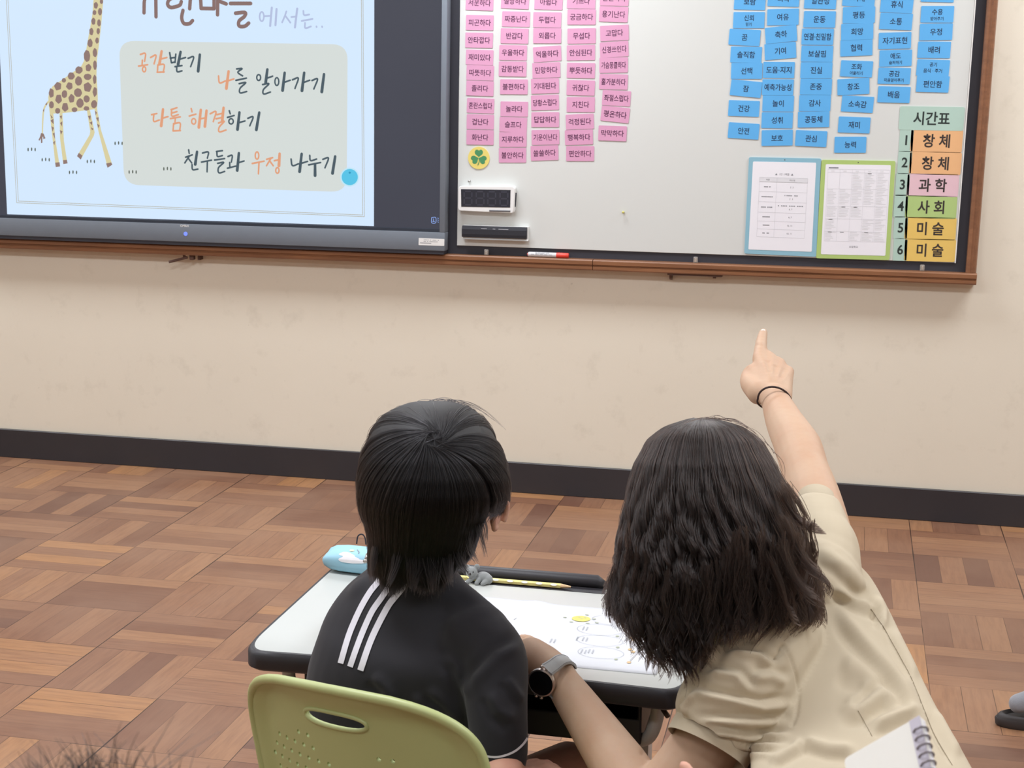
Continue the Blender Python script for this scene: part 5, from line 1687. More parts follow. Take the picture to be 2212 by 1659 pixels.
def watch(root, e2, w2):
    ax = (w2 - e2).normalized()
    f0 = pd(1169, 1475, 2.312)
    n = (-CAM_FWD * 0.86 - CAM_RT * 0.42 - CAM_UP * 0.22).normalized()
    up = (CAM_UP * 0.80 - CAM_RT * 0.52); up = (up - n * up.dot(n)).normalized(); sd = up.cross(n).normalized()
    w = bpy.data.objects.new('wristwatch', None); w.location = f0; COL.objects.link(w)
    w.parent = root; w.matrix_parent_inverse = root.matrix_basis.inverted()
    bpy.context.view_layer.update()
    S = 10.37
    # strap: band from the case round the wrist
    A = [pd(1100 + x / S, 1370 + y / S, d) for x, y, d in ((850, 790, 2.299), (1000, 690, 2.309), (1160, 575, 2.322), (1290, 555, 2.342), (1385, 610, 2.367), (1420, 690, 2.389))]
    wd = (pd(1100 + 960 / S, 1370 + 890 / S, 2.299) - pd(1100 + 745 / S, 1370 + 690 / S, 2.299))
    P = smooth_line(A, 6)
    bm = bmesh.new(); rows = []
    for i, p in enumerate(P):
        k = 1.0 - 0.22 * min(1, i / len(P) * 1.3)
        nn = (p - (w2 + (e2 - w2).normalized() * 0.012)).normalized()
        h = wd * 0.58 * k
        rows.append([bm.verts.new(p - h - nn * 0.0018), bm.verts.new(p - h + nn * 0.0006), bm.verts.new(p - h * 0.85 + nn * 0.0016), bm.verts.new(p + h * 0.85 + nn * 0.0016), bm.verts.new(p + h + nn * 0.0006), bm.verts.new(p + h - nn * 0.0018)])
    for r0, r1 in zip(rows, rows[1:]):
        for k in range(6):
            bm.faces.new((r0[k], r0[(k + 1) % 6], r1[(k + 1) % 6], r1[k]))
    bm.faces.new(rows[0]); bm.faces.new(rows[-1])
    w2o = obj('watch_strap', bm, mk('grey_leather', rgb(186, 191, 194), 0.5, bump=0.1), root, auto=50); w2o.parent = w; w2o.matrix_parent_inverse = w.matrix_world.inverted()
    bm = bmesh.new()
    for sgn in (-1, 1):
        rows2 = [p + wd * 0.58 * 0.80 * sgn * (1.0 - 0.22 * min(1, i / len(P) * 1.3)) + (p - w2).normalized() * 0.0017 for i, p in enumerate(P)]
        for i in range(0, len(rows2) - 1, 1):
            tube(bm, [rows2[i].lerp(rows2[i + 1], 0.2), rows2[i].lerp(rows2[i + 1], 0.75)], 0.00035, 5)
    so = obj('strap_stitching', bm, mk('grey_thread', rgb(112, 116, 120), 0.8), root); so.parent = w; so.matrix_parent_inverse = w.matrix_world.inverted()
    # rest of the strap, round the far side
    bm = bmesh.new()
    far = [f0 + (-n * 0.004) + up * -0.024, f0 - n * 0.022 - up * 0.030, f0 - n * 0.048 - up * 0.012, P[-1]]
    FP = smooth_line(far, 6); rows = []
    for p in FP:
        h = wd * 0.40
        rows.append([bm.verts.new(p - h), bm.verts.new(p + h)])
    for r0, r1 in zip(rows, rows[1:]):
        bm.faces.new((r0[0], r0[1], r1[1], r1[0]))
    so = obj('strap_tail', bm, mk('grey_leather_back', rgb(120, 122, 124), 0.6), root); so.modifiers.new('t', 'SOLIDIFY').thickness = 0.002; so.parent = w; so.matrix_parent_inverse = w.matrix_world.inverted()
    R_ = 0.0205
    m_case = mk('rose_steel', rgb(196, 186, 182), 0.22, metal=0.9)
    bm = bmesh.new()
    prof = [(R_ * 0.90, -0.0085), (R_, -0.006), (R_ * 1.02, -0.002), (R_ * 1.0, 0.0012), (R_ * 0.90, 0.0022), (R_ * 0.88, 0.0012)]
    rings = [[bm.verts.new(f0 + n * z + (sd * math.cos(t) + up * math.sin(t)) * r) for t in np.linspace(0, 2 * math.pi, 49)[:-1]] for r, z in prof]
    for r0, r1 in zip(rings, rings[1:]):
        for k in range(48):
            bm.faces.new((r0[k], r0[(k + 1) % 48], r1[(k + 1) % 48], r1[k]))
    bm.faces.new(rings[0])
    for a in (0.62, 0.95, -2.2, -2.55):
        q = f0 + (sd * math.cos(a) + up * math.sin(a)) * R_ * 1.12 - n * 0.002
        ball(bm, q, 0.0028, seg=8)
    o = obj('watch_case', bm, m_case, root, auto=40); o.parent = w; o.matrix_parent_inverse = w.matrix_world.inverted()
    bm = bmesh.new(); c = [f0 + n * 0.0016 + (sd * math.cos(t) + up * math.sin(t)) * R_ * 0.885 for t in np.linspace(0, 2 * math.pi, 49)[:-1]]
    prism(bm, c, n * -0.002)
    o = obj('watch_face', bm, mk('black_watch_glass', rgb(10, 10, 14), 0.25), root); o.parent = w; o.matrix_parent_inverse = w.matrix_world.inverted()
    w['label'] = 'round steel watch with a black face and a grey strap'


def teacher_hair(root):
    env = Envelope([(903, 1496, 1536, 2.29, 0.012), (908, 1476, 1558, 2.29, 0.030), (920, 1440, 1598, 2.285, 0.058), (935, 1418, 1622, 2.282, 0.075), (950, 1400, 1642, 2.28, 0.088), (1000, 1374, 1672, 2.272, 0.110), (1050, 1360, 1695, 2.265, 0.120), (1100, 1351, 1713, 2.255, 0.124), (1150, 1345, 1728, 2.245, 0.124),
                    (1200, 1337, 1742, 2.23, 0.120), (1250, 1329, 1754, 2.215, 0.114), (1300, 1328, 1762, 2.20, 0.108), (1350, 1338, 1752, 2.19, 0.104), (1400, 1362, 1700, 2.185, 0.100), (1450, 1392, 1660, 2.185, 0.098), (1500, 1420, 1640, 2.185, 0.096)])
    xs = [1325, 1345, 1375, 1410, 1470, 1510, 1545, 1600, 1660, 1720, 1770]
    ys = [1300, 1340, 1390, 1425, 1440, 1425, 1385, 1352, 1345, 1335, 1310]

    def yend_x(x):
        return np.interp(x, xs, ys)

    def yend(th):
        xc, a, dc, b = env.at(np.full_like(th, 1300.0))
        y = yend_x(xc + a * np.cos(th))
        return np.where((np.sin(th) < -0.80) & (np.cos(th) < 0.3), 1085.0, y)
    hair = obj('hair', cap_mesh(env, lambda t: np.maximum(1050, yend(t) - np.where(np.cos(t) < -0.2, 140, 95)), 0.89), M_HAIRTC, root, smooth=True)
    rg = np.random.default_rng(21)
    kk = 30
    out = []
    s = np.linspace(0, 1, kk)
    nl = 1150
    for i in range(nl):
        th0 = rg.uniform(-0.35, np.pi + 0.35) if rg.random() < 0.72 else rg.uniform(np.pi, 2 * np.pi)
        rho = rg.uniform(0.93, 1.01)
        top = rg.random() < 0.78
        y0 = 905 + rg.random() ** 2 * 16 if top else rg.uniform(930, 1120)
        yeb = float(yend(np.array([th0]))[0]) + rg.normal(0, 9) + np.clip((rho - 0.975) * 900, -45, 26)
        if rg.random() < 0.06:
            yeb -= rg.uniform(20, 110)
        if np.sin(th0) < -0.1: yeb -= 50
        yeb = max(yeb, y0 + 90)
        lam = 122 + 26 * math.sin(2.3 * th0 + 0.4); ph = 2.2 * math.sin(3 * th0) + 1.6 * math.sin(7.3 * th0 + 1) + rg.normal(0, 0.75); ph2 = ph + 1.6
        amp = rg.uniform(4.0, 10.0); curl = rg.normal(0, 6) + 12 * math.cos(th0)
        ns = 17
        stray = (rg.random(ns) < 0.14) * 1.0
        tap = np.maximum(1 - 0.80 * s[None] ** 1.2, stray[:, None])
        th = th0 + rg.normal(0, 0.026, ns)[:, None] * tap
        py = (y0 + rg.normal(0, 6, ns))[:, None] + ((yeb + rg.normal(0, 7, ns)) - y0)[:, None] * s[None]
        py = np.maximum(py, 903.5)
        r = rho * ((0.985 if top else 0.90) + (0.02 if top else 0.105) * np.minimum(1, s * 2.2))[None] + rg.normal(0, 0.014, ns)[:, None] * tap
        x, d = env.pxd(th, py, r)
        g = np.clip((py - 960) / 220, 0, 1) ** 1.2
        wv = amp * g * np.sin(6.283 * py / lam + ph + rg.normal(0, 0.10, ns)[:, None])
        wd = amp * g * np.sin(6.283 * py / lam + ph2)
        e = np.clip((s[None] - 0.72) / 0.28, 0, 1)
        x = x + wv + curl * e ** 2 + rg.normal(0, 1.6, ns)[:, None] * (s * stray[:, None])
        d = d - 0.00075 * wd - 0.006 * e ** 2
        out.append(np_at(x, py - np.abs(curl) * 0.25 * e ** 3, d))
    # the locks that stand out from the outline
    loose = [([(1692, 1060), (1716, 1112), (1745, 1142), (1784, 1150)], 2.165, 90, 7), ([(1690, 1040), (1722, 1078), (1742, 1112), (1750, 1128), (1741, 1148)], 2.19, 26, 4), ([(1700, 1050), (1734, 1100), (1738, 1125)], 2.2, 16, 3),
             ([(1690, 1120), (1722, 1190), (1760, 1240), (1796, 1268), (1790, 1292)], 2.125, 60, 8), ([(1680, 1170), (1710, 1240), (1748, 1290), (1778, 1308), (1783, 1345)], 2.105, 60, 7), ([(1660, 1200), (1690, 1270), (1700, 1310), (1716, 1340), (1730, 1348)], 2.09, 46, 6),
             ([(1352, 1160), (1338, 1220), (1316, 1268), (1330, 1310), (1360, 1350)], 2.2, 60, 6), ([(1350, 1200), (1334, 1262), (1334, 1310), (1348, 1360), (1372, 1372)], 2.19, 46, 6),
             ([(1410, 1240), (1392, 1300), (1384, 1330), (1396, 1360), (1412, 1374)], 2.12, 80, 3), ([(1440, 1300), (1410, 1350), (1396, 1395), (1378, 1410)], 2.13, 50, 8), ([(1450, 1320), (1420, 1380), (1400, 1420), (1398, 1448)], 2.13, 60, 9), ([(1470, 1320), (1450, 1390), (1420, 1420), (1412, 1442)], 2.12, 60, 9),
             ([(1500, 1330), (1512, 1400), (1492, 1440), (1462, 1440), (1446, 1424)], 2.12, 120, 5), ([(1520, 1310), (1532, 1380), (1522, 1430), (1511, 1466)], 2.12, 110, 7), ([(1530, 1320), (1500, 1390), (1462, 1420), (1440, 1400)], 2.12, 60, 6),
             ([(1480, 1310), (1490, 1370), (1500, 1410), (1530, 1418)], 2.11, 80, 10), ([(1460, 1280), (1462, 1340), (1470, 1390), (1480, 1410)], 2.11, 90, 12), ([(1560, 1290), (1552, 1330), (1535, 1370), (1520, 1400)], 2.10, 90, 10)]
    ex = []
    for _ in range(150):
        x0 = rg.uniform(1345, 1770); y1 = float(yend_x(x0)) + rg.uniform(5, 42); y0 = y1 - rg.uniform(150, 230)
        side = (x0 - 1560) / 210; a = rg.uniform(6, 14); ph = rg.uniform(0, 6.28); ln = rg.uniform(70, 110)
        ys2 = np.linspace(y0, y1, 9)
        xs2 = x0 - 10 * side + (ys2 - y0) / (y1 - y0) * rg.uniform(4, 26) * side + a * np.sin(6.283 * ys2 / ln + ph) * np.linspace(0.3, 1.2, 9)
        dd = float(np.interp(y1, env.y, env.dc)) - float(np.interp(y1, env.y, env.b)) * math.sqrt(max(0.06, 1 - min(0.97, abs(side)) ** 2)) - rg.uniform(0.0, 0.008)
        ex.append((list(zip(xs2, ys2)), dd, int(rg.integers(5, 12)), 2.6))
    for pts, d, k, sp in loose + ex:
        L = np.array([(q.x, q.y) for q in smooth_line([Vector((x, y, 0)) for x, y in pts], 9)])
        L = L[np.linspace(0, len(L) - 1, kk).round().astype(int)]
        L = np.stack([np.convolve(np.pad(L[:, j], 2, 'edge'), np.ones(5) / 5, 'valid') for j in range(2)], 1)
        o = rg.normal(0, sp, (k, 2)); f = rg.uniform(0.75, 1.04, k)
        x = L[0, 0] + (L[:, 0] - L[0, 0])[None] * f[:, None] + o[:, :1] * (1.1 - 0.98 * s)[None]
        y = L[0, 1] + (L[:, 1] - L[0, 1])[None] * f[:, None] + o[:, 1:] * (1.0 - 0.85 * s)[None]
        dd = d + rg.normal(0, 0.005, k)[:, None] + 0.0 * s[None]
        out.append(np_at(x, y, dd))
    fl = []
    for _ in range(34):        # flyaways round the crown
        a0 = rg.uniform(-2.6, -0.5); r0 = 0.97
        cx, cy = 1535, 1075; rx, ry = 165, 170
        a = a0 + np.linspace(0, 1, kk) * rg.uniform(0.15, 0.5) * rg.choice([-1, 1])
        k = 1.0 + 0.05 * rg.random() * np.sin(np.linspace(0, np.pi, kk))
        fl.append(np_at(cx + rx * np.cos(a) * k, cy + ry * np.sin(a) * k, 2.27 + rg.normal(0, 0.02)))
    out.append(np.array(fl))
    hair_strands('hair_strands', np.concatenate(out), 0.00034, 0.00014, M_HAIRT, hair)

# ------------------------------------------------------------------ desk, chair and the things on the desk
M_TOP = mk('white_laminate', rgb(190, 193, 189), 0.28, var=0.012, scale=6)
M_RUB = mk('black_rubber_edge', rgb(44, 43, 48), 0.5, var=0.08, bump=0.05, bscale=300)
M_BOX = mk('black_plastic_tray', rgb(32, 32, 36), 0.5)
M_LEGM = mk('grey_painted_steel', rgb(186, 182, 180), 0.4, metal=0.1)
M_GREEN = mk('sage_green_plastic', rgb(178, 188, 130), 0.42, var=0.03, scale=14, bump=0.03, bscale=400)
DZ = 0.58


def desk():
    x0, x1, yf, yb = 2.157, 2.851, -3.416, -2.918
    t = thing('school_desk', 'white topped school desk with a thick black rubber edge, in front of the seated child', 'desk', ((x0 + x1) / 2, (yf + yb) / 2, 0))

    def outline(ins, rf, rb):
        xm = (x0 + x1) / 2
        P = [Vector((x0 + ins, yb - ins, 0)), Vector((x0 + ins, yf + ins, 0))]
        P += [Vector((x0 + ins + (x1 - x0 - 2 * ins) * k / 10, yf + ins + 0.014 * math.sin(math.pi * k / 10), 0)) for k in range(1, 10)]
        P += [Vector((x1 - ins, yf + ins, 0)), Vector((x1 - ins, yb - ins, 0))]
        return round_poly(P, [rb, rf] + [0.0005] * 9 + [rf, rb], 8)
    A = outline(0.0, 0.085, 0.045)
    cx = Vector(((x0 + x1) / 2, (yf + yb) / 2, 0))

    def ring(bm, k, z):
        return [bm.verts.new(Vector((cx.x + (p.x - cx.x) * (1 - k / 0.347), cx.y + (p.y - cx.y) * (1 - k / 0.249), z))) for p in A]
    bm = bmesh.new()
    rs = [ring(bm, 0.010, DZ - 0.0005), ring(bm, 0.009, DZ + 0.0008), ring(bm, 0.004, DZ + 0.0004), ring(bm, 0.0, DZ - 0.005), ring(bm, 0.0, DZ - 0.026), ring(bm, 0.006, DZ - 0.031), ring(bm, 0.045, DZ - 0.033)]
    n = len(A)
    for a, b in zip(rs, rs[1:]):
        for i in range(n):
            bm.faces.new((a[i], a[(i + 1) % n], b[(i + 1) % n], b[i]))
    bm.faces.new(rs[-1]); bm.faces.new(list(reversed(rs[0])))
    obj('rubber_edge', bm, M_RUB, t, auto=50)
    # white top with the pencil groove left open
    gx0, gx1, gy0, gy1 = 2.335, 2.664, -2.974, yb - 0.004
    W = [Vector((cx.x + (p.x - cx.x) * (1 - 0.0085 / 0.347), cx.y + (p.y - cx.y) * (1 - 0.0085 / 0.249), DZ + 0.0010)) for p in A]
    W = [p for p in W if not (gx0 < p.x < gx1 and p.y > gy0)]
    i0 = max(range(len(W)), key=lambda i: (W[i].y > -2.96 and W[i].x > 2.7) and -W[i].x + 10 or -99)
    bm = bmesh.new()
    # walk so that the groove notch comes between the two back corners
    right = [i for i in range(len(W)) if W[i].x > 2.7 and W[i].y > -2.95]
    last = right[-1]
    W = W[last + 1:] + W[:last + 1]
    notch = [Vector((gx1 - 0.004, W[-1].y, W[0].z)), Vector((gx1, gy0 + 0.004, W[0].z)), Vector((gx1 - 0.004, gy0, W[0].z)), Vector((gx0 + 0.004, gy0, W[0].z)), Vector((gx0, gy0 + 0.004, W[0].z)), Vector((gx0 + 0.004, W[0].y, W[0].z))]
    prism(bm, W + notch, (0, 0, -0.0013)); obj('desk_top', bm, M_TOP, t)
    bm = bmesh.new(); box(bm, (gx0, gy0 - 0.0012, DZ - 0.0001), (gx1 + 0.001, gy0, DZ + 0.0018)); box(bm, (gx0, gy0, DZ - 0.0002), (gx1, gy1 - 0.02, DZ + 0.0004)); obj('groove_liner', bm, M_RUB, t)
    bm = bmesh.new(); tube(bm, [(gx0 - 0.004, -2.936, DZ + 0.004), (gx0 + 0.008, -2.930, DZ + 0.008), (gx1 - 0.02, -2.930, DZ + 0.008), (gx1 - 0.008, -2.936, DZ + 0.004)], [0.008, 0.0125, 0.0125, 0.009], 14); obj('pencil_stop', bm, M_RUB, t, smooth=True)
    # book tray under the top
    bx0, bx1, by0, by1, bz0, bz1 = 2.243, 2.777, -3.352, -3.03, 0.466, DZ - 0.034
    bm = bmesh.new()
    box(bm, (bx0, by0, bz0), (bx1, by1, bz0 + 0.006), 0.002, 1); box(bm, (bx0, by0, bz0), (bx0 + 0.006, by1, bz1), 0.002, 1); box(bm, (bx1 - 0.006, by0, bz0), (bx1, by1, bz1), 0.002, 1); box(bm, (bx0, by1 - 0.006, bz0), (bx1, by1, bz1), 0.002, 1)
    box(bm, (bx0, by0 - 0.001, bz0), (bx1, by0 + 0.008, bz0 + 0.042), 0.003, 2)
    obj('book_tray', bm, M_BOX, t)
    for s, px in ((-1, 2.262), (1, 2.756)):
        bm = bmesh.new(); yv = -3.18
        prism(bm, [(px - 0.018, yv - 0.03, 0.03), (px + 0.018, yv - 0.03, 0.03), (px + 0.018, yv + 0.03, 0.03), (px - 0.018, yv + 0.03, 0.03)], (0, 0, bz0 - 0.0305))
        obj('leg', bm, M_LEGM, t)
        bm = bmesh.new(); tube(bm, smooth_line([(px + s * 0.044, -3.352, DZ - 0.034), (px + s * 0.044, -3.350, DZ - 0.065), (px + s * 0.030, -3.34, DZ - 0.105), (px - s * 0.010, -3.30, 0.452), (px, -3.21, 0.43)], 6), 0.0105, 14); obj('curved_bracket', bm, M_LEGM, t, smooth=True)
        bm = bmesh.new(); tube(bm, smooth_line([(px, yf + 0.02, 0.018), (px, -3.25, 0.022), (px, -3.0, 0.022), (px, yb - 0.02, 0.018)], 4), 0.017, 12); obj('foot', bm, M_LEGM, t, smooth=True)
        bm = bmesh.new(); ball(bm, (px + s * 0.044, -3.356, DZ - 0.036), 0.018, 0.018, 0.009); obj('bracket_cap', bm, M_RUB, t, smooth=True)
    return t


def desk_things():
    # worksheet, A3 folded open
    x0, x1, y0, y1 = 2.378, 2.797, -3.352, -3.054
    bm = bmesh.new(); nx, ny = 40, 20
    g = [[None] * (ny + 1) for _ in range(nx + 1)]

    def hz(x, y):
        return DZ + 0.0016 + 0.0035 * math.exp(-((x - 2.56) / 0.02) ** 2) * max(0, (y + 3.2) / 0.15) ** 1.0 + 0.0010 * (0.5 + 0.5 * math.sin(x * 31)) * max(0, (y + 3.15) / 0.1)
    for i in range(nx + 1):
        for j in range(ny + 1):
            x = x0 + (x1 - x0) * i / nx; y = y0 + (y1 - y0) * j / ny + 0.004 * math.sin(i / nx * 7) * (j / ny)
            g[i][j] = bm.verts.new((x, y, hz(x, y)))
    for i in range(nx):
        for j in range(ny):
            bm.faces.new((g[i][j], g[i + 1][j], g[i + 1][j + 1], g[i][j + 1]))
    w = obj('worksheet', bm, mk('bright_paper', rgb(208, 211, 217), 0.6, var=0.01), smooth=True)
    w.modifiers.new('t', 'SOLIDIFY').thickness = 0.0004
    tag(w, 'open white worksheet with three outlined ovals and a yellow smiling ball, lying on the desk', 'worksheet')

    def ovl(bm, cx, cy, rx, ry, wd, dz=0.0008):
        n = 40
        for k in range(n):
            a, b = 2 * math.pi * k / n, 2 * math.pi * (k + 1) / n
            q = []
            for an, s in ((a, 1), (b, 1), (b, 0), (a, 0)):
                x, y = cx + (rx - wd * (1 - s)) * math.cos(an), cy + (ry - wd * (1 - s)) * math.sin(an)
                q.append((x, y, hz(x, y) + dz))
            poly(bm, q)

    def fil(bm, cx, cy, rx, ry, n=20, dz=0.0007):
        poly(bm, [(cx + rx * math.cos(2 * math.pi * k / n), cy + ry * math.sin(2 * math.pi * k / n), hz(cx, cy) + dz) for k in range(n)])
    bm = bmesh.new()
    for c in ((2.684, -3.169, 0.037, 0.027), (2.692, -3.222, 0.037, 0.026), (2.702, -3.278, 0.036, 0.027), (2.705, -3.115, 0.042, 0.026)):
        ovl(bm, *c, 0.0007)
    for cx, cy, n in ((2.656, -3.169, 2), (2.664, -3.222, 2), (2.671, -3.28, 2), (2.682, -3.276, 2), (2.616, -3.243, 2), (2.6545, -3.222, 1)):
        for r in range(n):
            for k in range(6):
                x = cx + r * 0.006; y = cy - 0.009 + 0.0032 * k
                poly(bm, [(x, y, DZ + 0.0024), (x + 0.0028, y, DZ + 0.0024), (x + 0.0028, y + 0.0008 + 0.0010 * ((k * 7 + r) % 2), DZ + 0.0024), (x, y + 0.0018, DZ + 0.0024)])
    poly(bm, [(2.539, -3.156, DZ + 0.0024), (2.541, -3.156, DZ + 0.0024), (2.543, -3.146, DZ + 0.0024), (2.542, -3.146, DZ + 0.0024)])
    obj('printed_outlines', bm, mk('faint_print', rgb(168, 172, 178), 0.7), w)
    bm = bmesh.new(); fil(bm, 2.646, -3.122, 0.0155, 0.0150); obj('yellow_ball_print', bm, mk('print_yellow', rgb(206, 200, 106), 0.6), w)
    bm = bmesh.new()
    for dx, dy in ((-0.004, 0.006), (0.006, 0.006), (0.001, 0.0)):
        fil(bm, 2.646 + dx, -3.122 + dy, 0.0022, 0.0012, 8, 0.0009)
    for dx, dy in ((-0.013, -0.020), (0.014, -0.020), (0.028, -0.014), (0.021, 0.004), (-0.027, 0.0), (0.006, 0.022)):
        fil(bm, 2.646 + dx, -3.122 + dy, 0.0035, 0.0020, 8, 0.0009)
    for dx, dy in ((2.716, -3.193), (2.724, -3.246), (2.729, -3.302)):
        fil(bm, dx, dy, 0.0030, 0.0035, 8, 0.0009)
    obj('printed_leaves', bm, mk('print_sage', rgb(176, 182, 160), 0.6), w)
    bm = bmesh.new()
    for dx, dy in ((2.738, -3.196), (2.744, -3.205), (2.744, -3.251), (2.750, -3.261), (2.750, -3.310), (2.734, -3.142)):
        fil(bm, dx, dy, 0.0035, 0.0050, 8, 0.0009)
    obj('printed_figures', bm, mk('print_peach', rgb(212, 182, 136), 0.6), w)
    # pencil in the groove
    a, b = Vector((2.372, -2.961, DZ + 0.0052)), Vector((2.606, -2.962, DZ + 0.0052))
    d = (b - a).normalized()
    t = thing('pencil', 'yellow patterned pencil lying in the groove at the back of the desk', 'pencil', (a + b) / 2)
    bm = bmesh.new(); tube(bm, [a, b - d * 0.022], 0.0047, 6, up=(0, 0, 1)); obj('pencil_barrel', bm, mk('pale_yellow_lacquer', rgb(240, 226, 146), 0.4), t)
    bm = bmesh.new(); tube(bm, [b - d * 0.022, b - d * 0.004], [0.0046, 0.0014], 12); obj('sharpened_wood', bm, mk('pencil_wood', rgb(224, 190, 146), 0.6), t)
    bm = bmesh.new(); tube(bm, [b - d * 0.004, b], [0.0014, 0.0002], 8); obj('graphite_tip', bm, M_SLATE, t)
    bm = bmesh.new()
    for k in range(6):
        p = a + d * (0.07 + 0.026 * k); e = Vector((0, -0.80, 0.60)); u = Vector((0, 0.60, 0.80))
        q = p + e * 0.0048
        pts = [q + d * (0.006 * math.cos(s)) + u * (0.0022 * math.sin(s)) for s in np.linspace(0, 6.283, 13)[:-1]]
        poly(bm, pts)
    obj('printed_faces', bm, mk('white_print', rgb(240, 240, 232), 0.5), t)
    # koala
    c = pd(1031, 1252, 2.905); c = Vector((2.437, -2.972, DZ))
    t = thing('koala_toy', 'tiny grey koala toy lying at the back of the desk beside the pencil', 'toy', c)
    bm = bmesh.new(); H = c + Vector((-0.010, -0.004, 0.022)); X = Vector((1, 0, 0))
    ball(bm, H, 0.0108, 0.0100, 0.0100); ball(bm, H + Vector((-0.008, 0.002, 0.0085)), 0.0045, 0.0028, 0.0045); ball(bm, H + Vector((0.009, 0.002, 0.0100)), 0.0052, 0.0030, 0.0052); ball(bm, H + Vector((0, -0.009, -0.002)), 0.004, 0.003, 0.0035)
    ball(bm, c + Vector((0.010, 0.002, 0.0120)), 0.0140, 0.0100, 0.0105); ball(bm, c + Vector((0.019, 0.0, 0.0095)), 0.0085, 0.0090, 0.0090)
    limb(bm, [(c + Vector((-0.006, -0.004, 0.012)), 0.0042), (c + Vector((-0.016, -0.010, 0.0050)), 0.0042)]); limb(bm, [(c + Vector((0.004, -0.006, 0.010)), 0.0042), (c + Vector((0.001, -0.011, 0.0048)), 0.0042)]); limb(bm, [(c + Vector((0.018, -0.006, 0.008)), 0.0045), (c + Vector((0.012, -0.012, 0.0048)), 0.0042)])
    link_mesh('plush_body', remesh(bm, 0.0011, 3), cloth_mat('grey_plush', rgb(142, 146, 146), 0.95, 2500, 0.6, 0.5), t)
    bm = bmesh.new(); ball(bm, H + Vector((0.0, -0.0120, -0.0002)), 0.0018, 0.0015, 0.0026, 10)
    for k in (-1, 1): ball(bm, H + Vector((0.0048 * k, -0.0092, 0.0030)), 0.0011, seg=8)
    obj('face_beads', bm, M_IRIS, t, smooth=True)
    bm = bmesh.new(); ball(bm, c + Vector((-0.021, -0.012, 0.004)), 0.0045, 0.003, 0.0035); obj('white_tag', bm, M_LAMPW, t, smooth=True)
    pencil_case()
    yellow_bag()


def decal_rows(me, rows, lift, nx=16):
    from mathutils.bvhtree import BVHTree
    bvh = BVHTree.FromPolygons([v.co.copy() for v in me.vertices], [tuple(p.vertices) for p in me.polygons])
    bm = bmesh.new(); R_ = []
    ys = np.linspace(rows[0][0], rows[-1][0], 26)
    A = np.array(rows, float)
    for y in ys:
        xl, xr = np.interp(y, A[:, 0], A[:, 1]), np.interp(y, A[:, 0], A[:, 2])
        row = []
        for k in range(nx + 1):
            h = bvh.ray_cast(CAM_POS, ray(xl + (xr - xl) * k / nx, y).normalized())
            row.append(bm.verts.new(h[0] + h[1] * lift) if h[0] is not None else None)
        R_.append(row)
    for a, b in zip(R_, R_[1:]):
        for k in range(nx):
            f = (a[k], a[k + 1], b[k + 1], b[k])
            if None not in f:
                bm.faces.new(f)
    return bm


